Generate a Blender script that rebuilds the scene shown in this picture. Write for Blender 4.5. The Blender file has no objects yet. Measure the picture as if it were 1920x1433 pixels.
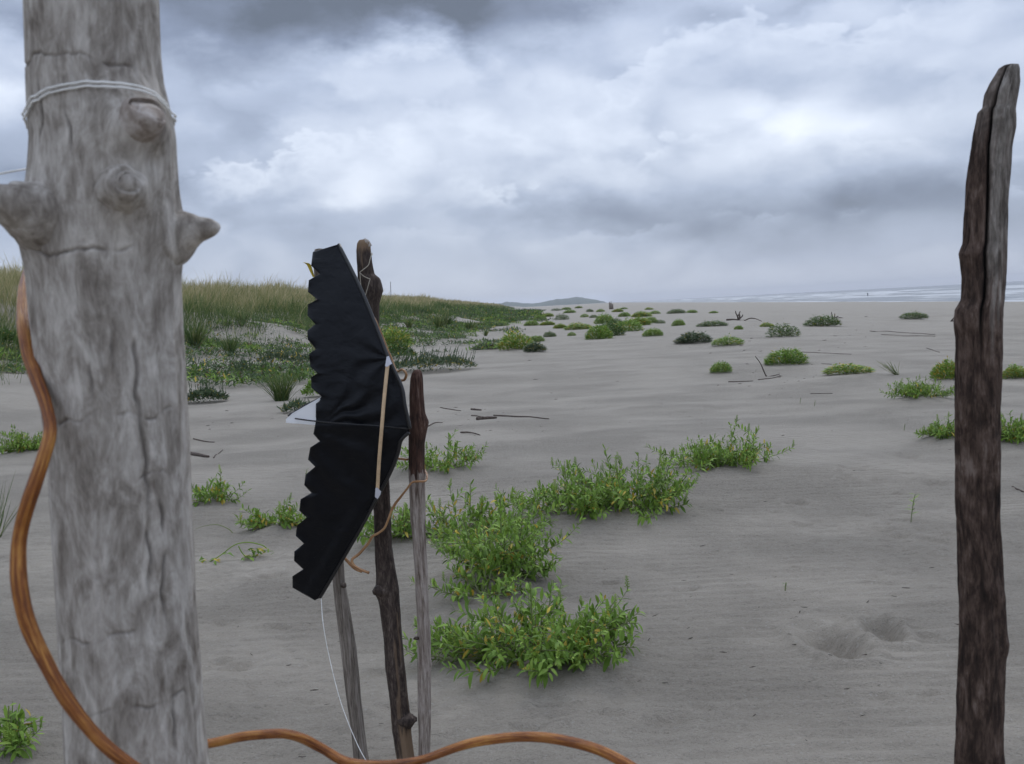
import bpy, math, random
import numpy as np
from mathutils import Matrix, Vector
R = math.radians
# ------------------------------------------------------------------ camera
F = 1880.0                       # focal length in photo pixels (photo 1920 x 1433)
CX, CY = 960.0, 716.5
CAMH = 1.40
PITCH, ROLL = R(4.25), R(3.0)
_f = np.array([0, math.cos(PITCH), -math.sin(PITCH)])
_r0 = np.array([1.0, 0, 0]); _u0 = np.array([0, math.sin(PITCH), math.cos(PITCH)])
_r = math.cos(ROLL)*_r0 - math.sin(ROLL)*_u0
_u = math.sin(ROLL)*_r0 + math.cos(ROLL)*_u0
CAM = np.array([0, 0, CAMH])
scene = bpy.context.scene
C = scene.collection
cam_d = bpy.data.cameras.new('camera'); cam = bpy.data.objects.new('camera', cam_d); C.objects.link(cam)
cam.matrix_world = Matrix(((_r[0], _u[0], -_f[0], 0), (_r[1], _u[1], -_f[1], 0), (_r[2], _u[2], -_f[2], CAMH), (0, 0, 0, 1)))
cam_d.sensor_width = 36.0; cam_d.lens = 36.0*F/1920.0
cam_d.clip_start = 0.05; cam_d.clip_end = 60000
cam_d.dof.use_dof = True; cam_d.dof.focus_distance = 5.0; cam_d.dof.aperture_fstop = 15.0
scene.camera = cam
vs = scene.view_settings
vs.view_transform = 'Standard'; vs.look = 'None'; vs.gamma = 1.0; vs.use_curve_mapping = False; vs.exposure = 0.52
scene.cycles.volume_bounces = 0; scene.cycles.max_bounces = 6; scene.cycles.transparent_max_bounces = 8

def ray(px, py):
    return _f + _r*((px-CX)/F) + _u*((CY-py)/F)
def at(px, py, Y):
    d = ray(px, py); return CAM + d*(Y/d[1])
def mpp(Y): return Y/F            # metres per photo pixel at depth Y

# ------------------------------------------------------------------ node helpers
class NT:
    def __init__(s, tree): s.t = tree; s.n = tree.nodes; s.l = tree.links
    def new(s, typ, **kw):
        n = s.n.new(typ)
        for k, v in kw.items(): setattr(n, k, v)
        return n
    def put(s, sock, v):
        if v is None: return
        if isinstance(v, bpy.types.NodeSocket): s.l.new(v, sock)
        else:
            if hasattr(sock.default_value, '__len__') and not hasattr(v, '__len__'): v = (v,)*len(sock.default_value)
            if hasattr(v, '__len__') and len(v) == 3 and len(sock.default_value) == 4: v = tuple(v)+(1,)
            sock.default_value = v
    def m(s, op, a, b=None, c=None, clamp=False):
        n = s.new('ShaderNodeMath', operation=op, use_clamp=clamp)
        for i, v in enumerate((a, b, c)): s.put(n.inputs[i], v)
        return n.outputs[0]
    def v(s, op, a, b=None):
        n = s.new('ShaderNodeVectorMath', operation=op)
        s.put(n.inputs[0], a)
        if b is not None:
            s.put(n.inputs[3 if op == 'SCALE' else 1], b)
        return n.outputs[0]
    def noise(s, vec, scale, detail=4, rough=0.5, dist=0.0, out=0):
        n = s.new('ShaderNodeTexNoise'); s.put(n.inputs['Vector'], vec)
        n.inputs['Scale'].default_value = scale; n.inputs['Detail'].default_value = detail
        n.inputs['Roughness'].default_value = rough; n.inputs['Distortion'].default_value = dist
        return n.outputs[out]
    def ramp(s, fac, stops, interp='LINEAR'):
        n = s.new('ShaderNodeValToRGB'); s.put(n.inputs[0], fac); cr = n.color_ramp; cr.interpolation = interp
        while len(cr.elements) < len(stops): cr.elements.new(0.5)
        for e, (p, c) in zip(cr.elements, stops):
            e.position = p; e.color = tuple(c)+(1,) if hasattr(c, '__len__') else (c, c, c, 1)
        return n.outputs[0]
    def mix(s, fac, a, b, blend='MIX'):
        n = s.new('ShaderNodeMix', data_type='RGBA', blend_type=blend)
        s.put(n.inputs[0], fac); s.put(n.inputs[6], a); s.put(n.inputs[7], b); return n.outputs[2]
    def scalevec(s, vec, sc):
        n = s.new('ShaderNodeMapping'); s.put(n.inputs['Vector'], vec); n.inputs['Scale'].default_value = sc; return n.outputs[0]

# ------------------------------------------------------------------ world: overcast sky
SUN_AZ, SUN_EL = R(15), R(52)      # sun behind the cloud deck, ahead of the camera
CLOUD_ROWS = [(.235, 3.6, .26, .050, 6.4, .60), (.155, 4.4, .22, .040, 12.7, .85), (.075, 6.0, .09, .020, 5.1, .35)]   # elevation, scale, wander, softness, offset, strength
SKY_BLOBS = [   # cloud banks seen in the photograph: photo x, y, half width, half height, lighter or darker
        (430, 15, 290, 76, -.47), (920, 5, 270, 62, -.47), (380, 200, 140, 70, -.20), (370, 320, 140, 60, -.22), (-20, 250, 110, 130, -.22),
        (800, 210, 340, 90, .17), (1200, 170, 220, 110, .08), (1510, 280, 140, 36, .15), (1120, 262, 90, 34, .14),
        (1490, 70, 280, 66, -.16), (1500, 395, 420, 55, -.37), (1060, 400, 180, 30, -.18), (560, 412, 110, 22, -.13), (650, 372, 80, 16, .14)]
w = bpy.data.worlds.new('World'); scene.world = w; w.use_nodes = True
T = NT(w.node_tree); T.n.clear()
out = T.new('ShaderNodeOutputWorld')
sky = T.new('ShaderNodeTexSky', sky_type='NISHITA'); sky.sun_disc = False
sky.sun_elevation = SUN_EL; sky.sun_rotation = SUN_AZ
bg1 = T.new('ShaderNodeBackground'); T.l.new(sky.outputs[0], bg1.inputs[0]); bg1.inputs[1].default_value = 0.10
tc = T.new('ShaderNodeTexCoord'); dirv = tc.outputs['Generated']
sep = T.new('ShaderNodeSeparateXYZ'); T.l.new(dirv, sep.inputs[0])
p3 = T.scalevec(dirv, (1.0, 1.0, 1.9))
wrp = T.v('SUBTRACT', T.noise(p3, 4.6, 6, .62, out=1), (.5, .5, .5))
p3w = T.v('ADD', p3, T.v('SCALE', wrp, 0.13))
# cloud masses: heaps at two scales; the heaps' upper edges catch light, their bases are dark
def heap(vec, sc):
    b1 = T.m('ABSOLUTE', T.m('MULTIPLY_ADD', T.noise(vec, sc, 1, .4), 5.0, -2.5))
    b2 = T.m('ABSOLUTE', T.m('MULTIPLY_ADD', T.noise(vec, sc*2.4, 1, .4), 5.0, -2.5))
    return T.m('MULTIPLY_ADD', b2, .30, T.m('MULTIPLY', b1, .70))
nA = T.noise(p3w, 3.2, 6, .52)
nB = T.noise(T.v('ADD', p3w, (0, 0, .055)), 3.2, 3, .50)
hA = heap(p3w, 4.2)
hB = heap(T.v('ADD', p3w, (.01, 0, .045)), 4.2)
def sst(x, a_, b_):
    n = T.new('ShaderNodeMapRange', interpolation_type='SMOOTHSTEP'); T.put(n.inputs[0], x); n.inputs[1].default_value = a_; n.inputs[2].default_value = b_; return n.outputs[0]
relief = T.m('MULTIPLY_ADD', T.m('SUBTRACT', nA, nB), .55, T.m('MULTIPLY', T.m('SUBTRACT', hA, hB), .19))
az = T.m('ARCTAN2', sep.outputs[0], sep.outputs[1]); el = T.m('ARCSINE', sep.outputs[2])
cb = T.new('ShaderNodeCombineXYZ'); T.l.new(az, cb.inputs[0]); T.l.new(el, cb.inputs[1])
wz = T.new('ShaderNodeSeparateXYZ'); T.l.new(wrp, wz.inputs[0])
cb2 = T.new('ShaderNodeCombineXYZ'); T.put(cb2.inputs[0], T.m('MULTIPLY', wz.outputs[0], .34)); T.put(cb2.inputs[1], T.m('MULTIPLY', wz.outputs[1], .13))
ae = T.v('ADD', cb.outputs[0], cb2.outputs[0])
mass = T.m('MULTIPLY', T.m('SUBTRACT', sst(nA, .40, .60), .5), -.16)
tone = T.m('ADD', T.m('ADD', T.m('MULTIPLY_ADD', T.m('SUBTRACT', hA, .45), .15, .585), mass), relief)
for (bx, by, sx, sy, amp) in SKY_BLOBS:
    d = ray(bx, by); d = d/np.linalg.norm(d)
    a0, e0 = math.atan2(d[0], d[1]), math.asin(d[2])
    q = T.v('MULTIPLY', T.v('SUBTRACT', ae, (a0, e0, 0)), (F/sx, F/sy, 0))
    n = T.new('ShaderNodeVectorMath', operation='DOT_PRODUCT'); T.l.new(q, n.inputs[0]); T.l.new(q, n.inputs[1])
    tone = T.m('MULTIPLY_ADD', T.m('EXPONENT', T.m('MULTIPLY', n.outputs['Value'], -.7)), amp, tone)
# rows of heaped cloud with defined upper edges, smaller towards the horizon, fading into their own grey bases
for (e_i, sc_i, am_i, hi_i, off, stren) in CLOUD_ROWS:
    pl = T.v('ADD', p3w, (off, off*1.7, 0))
    lo = T.noise(T.v('MULTIPLY', pl, (1, 1, .35)), sc_i, 2, .5)
    fi = T.m('ABSOLUTE', T.m('MULTIPLY_ADD', T.noise(T.v('ADD', p3, T.v('SCALE', wrp, .05)), sc_i*5.5, 3, .55), 2.0, -1.0))
    dep_ = T.m('SUBTRACT', T.m('ADD', T.m('MULTIPLY_ADD', T.m('SUBTRACT', lo, .5), am_i, e_i), T.m('MULTIPLY', T.m('SUBTRACT', .25, fi), -am_i*.22)), el)
    gap = sst(T.noise(T.v('ADD', p3, (off*2.3, off, off)), sc_i*1.5, 2, .5), .44, .60)
    mk = T.m('MULTIPLY', T.m('MULTIPLY', sst(dep_, 0.0, hi_i*.30), gap), T.m('EXPONENT', T.m('MULTIPLY', T.m('MAXIMUM', dep_, 0.0), -1/(hi_i*2.2))))
    lt_ = T.m('MULTIPLY_ADD', T.m('EXPONENT', T.m('MULTIPLY', T.m('MAXIMUM', dep_, 0.0), -1/hi_i)), .50, .36)
    tone = T.m('ADD', tone, T.m('MULTIPLY', T.m('MULTIPLY', mk, stren), T.m('SUBTRACT', lt_, tone)))
# lighter, calmer band low over the horizon
hz = T.m('EXPONENT', T.m('MULTIPLY', T.m('ABSOLUTE', sep.outputs[2]), -24.0))
tone = T.m('ADD', T.m('MULTIPLY', T.m('SUBTRACT', 1.0, T.m('MULTIPLY', hz, .72)), tone), T.m('MULTIPLY', hz, .72*.72), clamp=True)
ccol = T.ramp(tone, [(0.0, (.078, .093, .122)), (.25, (.150, .180, .248)), (.5, (.285, .330, .425)), (.75, (.48, .525, .61)), (1.0, (.69, .725, .78))])
# overcast gradient: sky brightens towards the zenith, added to raise light on the ground
ccol = T.v('SCALE', ccol, T.m('MULTIPLY_ADD', T.m('MAXIMUM', sep.outputs[2], 0.0), 1.0, 1.0))
bg2 = T.new('ShaderNodeBackground'); T.l.new(ccol, bg2.inputs[0]); bg2.inputs[1].default_value = 1.0
mx = T.new('ShaderNodeMixShader'); mx.inputs[0].default_value = .95
T.l.new(bg1.outputs[0], mx.inputs[1]); T.l.new(bg2.outputs[0], mx.inputs[2]); T.l.new(mx.outputs[0], out.inputs[0])
# sun, strongly diffused by the overcast
sd = bpy.data.lights.new('sun', 'SUN'); sd.energy = 0.8; sd.angle = R(25); sd.color = (1, .97, .92)
so = bpy.data.objects.new('sun', sd); C.objects.link(so)
sdir = Vector((math.sin(SUN_AZ)*math.cos(SUN_EL), math.cos(SUN_AZ)*math.cos(SUN_EL), math.sin(SUN_EL)))
so.rotation_euler = sdir.to_track_quat('Z', 'Y').to_euler(); so.location = (20, 60, 80)

# ------------------------------------------------------------------ mesh helpers
def tag(o, label=None, cat=None, group=None, kind=None):
    if label: o['label'] = label
    if cat: o['category'] = cat
    if group: o['group'] = group
    if kind: o['kind'] = kind
    return o
def fmesh(name, V, Fc, mats=(), smooth=True, attrs=None, midx=None):
    V = np.asarray(V, np.float32); me = bpy.data.meshes.new(name)
    groups = Fc if isinstance(Fc, list) else [Fc]
    groups = [np.asarray(g, np.int32) for g in groups if len(g)]
    nl = sum(g.size for g in groups); npoly = sum(len(g) for g in groups)
    me.vertices.add(len(V)); me.vertices.foreach_set('co', V.ravel())
    me.loops.add(nl); me.loops.foreach_set('vertex_index', np.concatenate([g.ravel() for g in groups]))
    me.polygons.add(npoly)
    sizes = np.concatenate([np.full(len(g), g.shape[1], np.int32) for g in groups])
    starts = np.concatenate([[0], np.cumsum(sizes)[:-1]]).astype(np.int32)
    me.polygons.foreach_set('loop_start', starts)
    if midx is not None: me.polygons.foreach_set('material_index', np.asarray(midx, np.int32))
    me.polygons.foreach_set('use_smooth', np.full(npoly, smooth, bool))
    for k, a in (attrs or {}).items():
        a = np.asarray(a, np.float32)
        if a.ndim == 1: at_ = me.attributes.new(k, 'FLOAT', 'POINT'); at_.data.foreach_set('value', a)
        else: at_ = me.attributes.new(k, 'FLOAT_COLOR', 'POINT'); at_.data.foreach_set('color', np.c_[a, np.ones(len(a))].astype(np.float32).ravel())
    for m_ in mats: me.materials.append(m_)
    me.update(calc_edges=True)
    return me
def link(name, me, loc=(0, 0, 0), parent=None):
    o = bpy.data.objects.new(name, me); C.objects.link(o)
    o.location = loc
    if parent is not None: o.parent = parent
    return o
def empty(name, loc):
    o = bpy.data.objects.new(name, None); C.objects.link(o); o.location = loc; o.empty_display_size = .1; return o

def _hash(ix, iy, iz, seed):
    h = (ix*374761393 + iy*668265263 + iz*2147483647 + seed*1274126177) & 0xFFFFFFFF
    h = ((h ^ (h >> 13))*1274126177) & 0xFFFFFFFF
    h = ((h ^ (h >> 16))*2246822519) & 0xFFFFFFFF
    return ((h ^ (h >> 15)) & 0xFFFFFF)/float(0xFFFFFF)
def vnoise(x, y, z=0.0, seed=0):
    x, y, z = np.broadcast_arrays(np.asarray(x, float), np.asarray(y, float), np.asarray(z, float))
    ix, iy, iz = np.floor(x).astype(np.int64), np.floor(y).astype(np.int64), np.floor(z).astype(np.int64)
    fx, fy, fz = x-ix, y-iy, z-iz
    fx, fy, fz = [t*t*t*(t*(t*6-15)+10) for t in (fx, fy, fz)]
    def L(a, b, t): return a+(b-a)*t
    flat = not np.any(fz)
    def plane(k):
        return L(L(_hash(ix, iy, iz+k, seed), _hash(ix+1, iy, iz+k, seed), fx), L(_hash(ix, iy+1, iz+k, seed), _hash(ix+1, iy+1, iz+k, seed), fx), fy)
    a = plane(0)
    if flat: return a*2-1
    return L(a, plane(1), fz)*2-1
def fbm(x, y, z=0.0, oct=4, seed=0, gain=.5):
    s, a, n = 0, 1.0, 0.0; k = 1.0
    for i in range(oct):
        s = s+a*vnoise(np.asarray(x)*k, np.asarray(y)*k, np.asarray(z)*k, seed+i*17); n += a; a *= gain; k *= 2.03
    return s/n
def ss(a, b, x):
    t = np.clip((x-a)/(b-a), 0, 1); return t*t*(3-2*t)

def tube(pts, rad, n=10, cap=True, wob=0.0, seed=0, sq=None, wf=18.0):
    P = np.asarray(pts, float); m_ = len(P); rad = np.broadcast_to(np.asarray(rad, float), (m_,))
    Tn = np.gradient(P, axis=0); Tn /= np.linalg.norm(Tn, axis=1)[:, None]+1e-12
    up = np.array([0, 0, 1.0]) if abs(Tn[0][2]) < .9 else np.array([1.0, 0, 0])
    N = np.zeros_like(P); v = np.cross(Tn[0], up); v /= np.linalg.norm(v)
    for i in range(m_):
        v = v-Tn[i]*np.dot(v, Tn[i]); v /= np.linalg.norm(v)+1e-12; N[i] = v
    B = np.cross(Tn, N)
    th = np.linspace(0, 2*np.pi, n, endpoint=False)
    ca, sa = np.cos(th), np.sin(th)
    rr = np.repeat(rad[:, None], n, 1)
    if wob:
        sl = np.concatenate([[0], np.cumsum(np.linalg.norm(np.diff(P, axis=0), axis=1))])
        rr = rr*(1+wob*fbm(ca[None]*1.3+7, sa[None]*1.3, sl[:, None]*wf, 3, seed))
    V = P[:, None]+rr[..., None]*(ca[None, :, None]*N[:, None]+sa[None, :, None]*B[:, None])
    V = V.reshape(-1, 3)
    i, j = np.meshgrid(np.arange(m_-1), np.arange(n), indexing='ij')
    Q = np.stack([i*n+j, i*n+(j+1) % n, (i+1)*n+(j+1) % n, (i+1)*n+j], -1).reshape(-1, 4)
    Tr = np.zeros((0, 3), int)
    if cap:
        c0, c1 = len(V), len(V)+1
        V = np.vstack([V, P[0], P[-1]]); j = np.arange(n)
        Tr = np.vstack([np.c_[np.full(n, c0), (j+1) % n, j], np.c_[np.full(n, c1), (m_-1)*n+j, (m_-1)*n+(j+1) % n]])
    return V, Q, Tr
def joinm(parts):
    V, Q, Tr, o = [], [], [], 0
    for v, q, t in parts:
        V.append(v); Q.append(np.asarray(q).reshape(-1, 4)+o); Tr.append(np.asarray(t).reshape(-1, 3)+o); o += len(v)
    return np.vstack(V), np.vstack(Q), np.vstack(Tr)
def smooth_path(pts, n=60):
    P = np.asarray(pts, float); t = np.concatenate([[0], np.cumsum(np.linalg.norm(np.diff(P, axis=0), axis=1)**.5)])
    # Catmull-Rom through the points
    out_ = []
    per = max(2, n//(len(P)-1))
    Pe = np.vstack([2*P[0]-P[1], P, 2*P[-1]-P[-2]])
    for i in range(len(P)-1):
        a, b, c, d = Pe[i], Pe[i+1], Pe[i+2], Pe[i+3]
        for u in np.linspace(0, 1, per, endpoint=False):
            out_.append(.5*((2*b)+(-a+c)*u+(2*a-5*b+4*c-d)*u*u+(-a+3*b-3*c+d)*u**3))
    out_.append(P[-1]); return np.array(out_)

# ------------------------------------------------------------------ materials
def mat(name):
    m_ = bpy.data.materials.new(name); m_.use_nodes = True
    N = NT(m_.node_tree); N.n.clear()
    o = N.new('ShaderNodeOutputMaterial'); b = N.new('ShaderNodeBsdfPrincipled'); N.l.new(b.outputs[0], o.inputs[0])
    N.o, N.b = o, b
    return m_, N
def bump(N, h, strength=.3, dist=.01, prev=None):
    n = N.new('ShaderNodeBump'); N.put(n.inputs['Height'], h); n.inputs['Strength'].default_value = strength; n.inputs['Distance'].default_value = dist
    if prev is not None: N.l.new(prev, n.inputs['Normal'])
    return n.outputs[0]
def objco(N): return N.new('ShaderNodeTexCoord').outputs['Object']
def attr(N, name, out='Fac'):
    n = N.new('ShaderNodeAttribute'); n.attribute_name = name; return n.outputs[out]

def wood(name, cols, grain=(70, 70, 5), blotch=9.0, bs=.5, bd=.004, crack=None, rough=.85, zmix=None, mottled=.5, bare=None):
    m_, N = mat(name); co = objco(N)
    g = N.noise(N.scalevec(co, grain), 1.0, 5, .62, .6)
    g2 = N.noise(N.scalevec(co, (grain[0]*3.2, grain[1]*3.2, grain[2]*2.6)), 1.0, 4, .65, .4)
    b_ = N.noise(N.scalevec(co, (blotch, blotch, blotch*.45)), 1.0, 6, .68, 1.2)
    k = N.m('ADD', N.m('MULTIPLY', g, .40), N.m('ADD', N.m('MULTIPLY', g2, .30), N.m('MULTIPLY', b_, mottled*.5)))
    k = N.m('MULTIPLY', k, 1/(.70+mottled*.5))
    c = N.ramp(k, [(.37, cols[0]), (.47, cols[1]), (.545, cols[2]), (.62, cols[3])])
    if zmix:
        z0, wd, cols2 = zmix
        s = N.new('ShaderNodeSeparateXYZ'); N.l.new(co, s.inputs[0])
        e = N.m('ADD', s.outputs[2], N.m('MULTIPLY', N.m('SUBTRACT', N.noise(N.scalevec(co, (45, 45, 9)), 1.0, 4, .6), .5), wd*6))
        f_ = N.m('MULTIPLY', N.m('SUBTRACT', e, z0-wd*.15), 1/(wd*.3), clamp=True)
        c2 = N.ramp(k, [(.37, cols2[0]), (.47, cols2[1]), (.545, cols2[2]), (.62, cols2[3])])
        c = N.mix(f_, c, c2)
    if bare: c = N.mix(attr(N, 'bare'), c, N.ramp(k, [(.37, bare[0]), (.47, bare[1]), (.545, bare[2]), (.62, bare[3])]))
    if crack: c = N.mix(attr(N, 'crack'), c, crack)
    N.put(N.b.inputs['Base Color'], c); N.b.inputs['Roughness'].default_value = rough
    N.b.inputs['Specular IOR Level'].default_value = .25
    nb = bump(N, k, bs, bd); N.l.new(nb, N.b.inputs['Normal'])
    return m_
GREY = [(.10, .085, .075), (.21, .19, .175), (.33, .31, .29), (.42, .40, .385)]
M_left = wood('silver_driftwood', [(.135, .113, .094), (.275, .248, .218), (.405, .374, .338), (.54, .507, .465)], (55, 55, 20), 40.0, .8, .004, crack=(.05, .04, .034), mottled=1.3)
M_stub = wood('driftwood_knot', [(.115, .095, .078), (.28, .25, .222), (.42, .39, .36), (.54, .515, .485)], (60, 60, 40), 34.0, .5, .003, crack=(.06, .038, .028))
M_knotend = wood('brown_knot_end', [(.13, .10, .082), (.25, .21, .18), (.35, .31, .28), (.46, .42, .39)], (60, 60, 60), 40.0, .5, .003, crack=(.10, .06, .045))
M_right = wood('dark_weathered_log', [(.012, .008, .007), (.040, .026, .020), (.095, .064, .050), (.18, .14, .118)], (60, 60, 16), 30.0, 1.0, .008, crack=(.004, .0035, .0035), mottled=1.0, bare=[(.07, .060, .050), (.165, .148, .130), (.265, .242, .218), (.40, .375, .345)])
M_dark = wood('dark_bark_pole', [(.012, .009, .008), (.036, .026, .022), (.070, .053, .044), (.14, .112, .095)], (75, 75, 22), 30.0, .8, .004, crack=(.22, .15, .095), mottled=.9)
M_grey = wood('grey_pole', [(.045, .034, .028), (.14, .12, .10), (.23, .20, .175), (.31, .28, .25)], (110, 110, 6), 12.0, .8, .003, mottled=.5)
M_two = wood('half_barked_pole', [(.05, .03, .022), (.20, .165, .14), (.31, .27, .24), (.40, .365, .335)], (110, 110, 9), 16.0, .8, .003, mottled=.5,
             zmix=(.92, .03, [(.012, .008, .007), (.045, .024, .018), (.085, .045, .033), (.17, .12, .10)]))
M_stick = wood('stick_wood', [(.02, .014, .011), (.055, .04, .032), (.10, .08, .068), (.16, .135, .12)], (60, 60, 60), 12.0, .5, .003)

def kelp_mat(name, cols):
    m_, N = mat(name); co = objco(N)
    u_ = attr(N, 'along'); w_ = attr(N, 'round')
    cv = N.new('ShaderNodeCombineXYZ'); N.put(cv.inputs[0], N.m('MULTIPLY', u_, 26.0)); N.put(cv.inputs[1], N.m('MULTIPLY', w_, 7.0))
    k = N.noise(cv.outputs[0], 1.0, 6, .68, .5); k2 = N.noise(N.v('MULTIPLY', cv.outputs[0], (.35, 0, 0)), 1.0, 4, .6)
    c = N.ramp(N.m('ADD', N.m('MULTIPLY', k, .55), N.m('MULTIPLY', k2, .45)), [(.40, cols[0]), (.50, cols[1]), (.60, cols[2])])
    N.put(N.b.inputs['Base Color'], c); N.b.inputs['Roughness'].default_value = .24; N.b.inputs['Specular IOR Level'].default_value = .35
    N.l.new(bump(N, k, .8, .003), N.b.inputs['Normal'])
    return m_
M_kelp = kelp_mat('orange_stalk', [(.095, .024, .008), (.26, .085, .016), (.50, .23, .05)])
M_kelp2 = kelp_mat('tan_stalk', [(.20, .09, .035), (.36, .19, .085), (.46, .29, .15)])

def plain(name, col, rough=.6, spec=.5, var=.12, scale=40.0, trans=0.0):
    m_, N = mat(name); co = objco(N)
    k = N.noise(co, scale, 4, .6)
    lo = tuple(x*(1-var) for x in col); hi = tuple(min(1, x*(1+var)) for x in col)
    N.put(N.b.inputs['Base Color'], N.ramp(k, [(.35, lo), (.65, hi)])); N.b.inputs['Roughness'].default_value = rough
    N.b.inputs['Specular IOR Level'].default_value = spec
    return m_
def leafmat(name, cols, rough=.5, trans=.25, useattr=True):
    m_, N = mat(name); co = objco(N)
    oi = N.new('ShaderNodeObjectInfo')
    k = N.m('FRACT', N.m('ADD', oi.outputs['Random'], attr(N, 'tint')))
    k = N.m('ADD', N.m('MULTIPLY', k, .8), N.m('MULTIPLY', N.noise(co, 30.0, 2, .5), .2))
    c = N.ramp(k, [(0.05, cols[0]), (.4, cols[1]), (.75, cols[2]), (.97, cols[3])])
    N.put(N.b.inputs['Base Color'], c); N.b.inputs['Roughness'].default_value = rough+.08; N.b.inputs['Specular IOR Level'].default_value = .22
    if trans:
        tr = N.new('ShaderNodeBsdfTranslucent'); N.put(tr.inputs[0], c)
        ms = N.new('ShaderNodeMixShader'); ms.inputs[0].default_value = trans
        N.l.new(N.b.outputs[0], ms.inputs[1]); N.l.new(tr.outputs[0], ms.inputs[2]); N.l.new(ms.outputs[0], N.o.inputs[0])
    return m_
M_leaf = leafmat('sea_rocket_leaf', [(.080, .150, .024), (.148, .252, .040), (.21, .335, .056), (.31, .43, .09)])
M_leafd = leafmat('dark_leaf', [(.030, .066, .014), (.052, .105, .020), (.085, .155, .030), (.14, .22, .048)])
M_grey_leaf = leafmat('grey_green_leaf', [(.042, .068, .034), (.065, .100, .048), (.092, .132, .066), (.13, .170, .090)])
M_yleaf = leafmat('yellow_leaf', [(.34, .24, .035), (.46, .34, .05), (.55, .43, .07), (.58, .48, .14)])
M_brown = leafmat('brown_dry_leaf', [(.06, .04, .025), (.10, .065, .035), (.14, .085, .05), (.2, .14, .08)])
M_spike = leafmat('bud_spike', [(.15, .25, .035), (.20, .31, .045), (.25, .36, .06), (.30, .40, .07)], trans=.15)
M_stem = plain('plant_stem', (.16, .18, .075), .6)

m_, N = mat('dune_grass_blades')
N.put(N.b.inputs['Base Color'], attr(N, 'col', 'Color')); N.b.inputs['Roughness'].default_value = .6; N.b.inputs['Specular IOR Level'].default_value = .3
tr = N.new('ShaderNodeBsdfTranslucent'); N.put(tr.inputs[0], attr(N, 'col', 'Color')); ms = N.new('ShaderNodeMixShader'); ms.inputs[0].default_value = .25
N.l.new(N.b.outputs[0], ms.inputs[1]); N.l.new(tr.outputs[0], ms.inputs[2]); N.l.new(ms.outputs[0], N.o.inputs[0])
M_grass = m_

# sand
m_, N = mat('grey_beach_sand'); co = objco(N)
big = N.noise(N.scalevec(co, (.35, .5, 1)), 1.0, 5, .6)
mid = N.m('ADD', N.m('MULTIPLY', N.noise(N.scalevec(co, (1.6, 5.0, 1)), 1.0, 6, .7, .5), .5), N.m('MULTIPLY', N.noise(N.scalevec(co, (4.5, 15.0, 1)), 1.0, 6, .72, .4), .5))
fine = N.noise(co, 160.0, 3, .7)
grit = N.noise(co, 900.0, 2, .6)
k = N.m('ADD', N.m('ADD', N.m('MULTIPLY', big, .24), N.m('MULTIPLY', mid, .36)), N.m('MULTIPLY', N.m('ADD', N.m('MULTIPLY', fine, .6), N.m('MULTIPLY', grit, .4)), .40))
c = N.ramp(k, [(.32, (.262, .231, .188)), (.5, (.345, .307, .253)), (.68, (.415, .374, .314))])
amt = N.ramp(N.noise(N.scalevec(co, (.55, .8, 1)), 1.0, 4, .6), [(.38, .2), (.60, 1.0)])
spk = N.m('MULTIPLY', N.ramp(N.noise(N.scalevec(co, (38, 55, 1)), 1.0, 4, .7), [(.54, 0.0), (.66, 1.0)]), amt)
spk2 = N.ramp(N.noise(N.scalevec(co, (95, 120, 1)), 1.0, 2, .6), [(.58, 0.0), (.70, 1.0)])
c = N.mix(N.m('MULTIPLY', spk, .45), c, (.155, .137, .116)); c = N.mix(N.m('MULTIPLY', spk2, .42), c, (.13, .117, .102))
lt = N.ramp(N.noise(N.scalevec(co, (60, 80, 1)), 1.0, 3, .65), [(.56, 0.0), (.70, 1.0)]); c = N.mix(N.m('MULTIPLY', lt, .45), c, (.47, .44, .40))
N.put(N.b.inputs['Base Color'], c); N.b.inputs['Roughness'].default_value = .8; N.b.inputs['Diffuse Roughness'].default_value = 1.0
N.b.inputs['Specular IOR Level'].default_value = .3
rot = N.new('ShaderNodeMapping'); N.l.new(co, rot.inputs[0]); rot.inputs['Rotation'].default_value = (0, 0, .16); rot.inputs['Scale'].default_value = (5.5, 15.0, 1)
rot2 = N.new('ShaderNodeMapping'); N.l.new(co, rot2.inputs[0]); rot2.inputs['Rotation'].default_value = (0, 0, .10)
rip = N.noise(rot.outputs[0], 1.0, 5, .62, .7)
rgh = N.noise(N.scalevec(co, (24, 34, 1)), 1.0, 6, .74)
n1 = bump(N, N.m('MULTIPLY', rip, N.m('SUBTRACT', 1.25, amt)), .55, .03)
n3 = bump(N, N.m('MULTIPLY', rgh, amt), .9, .045, n1)
wv_ = N.new('ShaderNodeTexWave', wave_type='BANDS', bands_direction='Y'); N.l.new(rot2.outputs[0], wv_.inputs['Vector'])
wv_.inputs['Scale'].default_value = 3.6; wv_.inputs['Distortion'].default_value = 5.0; wv_.inputs['Detail'].default_value = 3.0; wv_.inputs['Detail Scale'].default_value = .9
n3 = bump(N, N.m('MULTIPLY', wv_.outputs['Fac'], N.m('SUBTRACT', 1.1, amt)), .5, .012, n3)
n4 = bump(N, fine, .9, .006, n3)
N.l.new(n4, N.b.inputs['Normal'])
M_sand = m_

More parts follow.
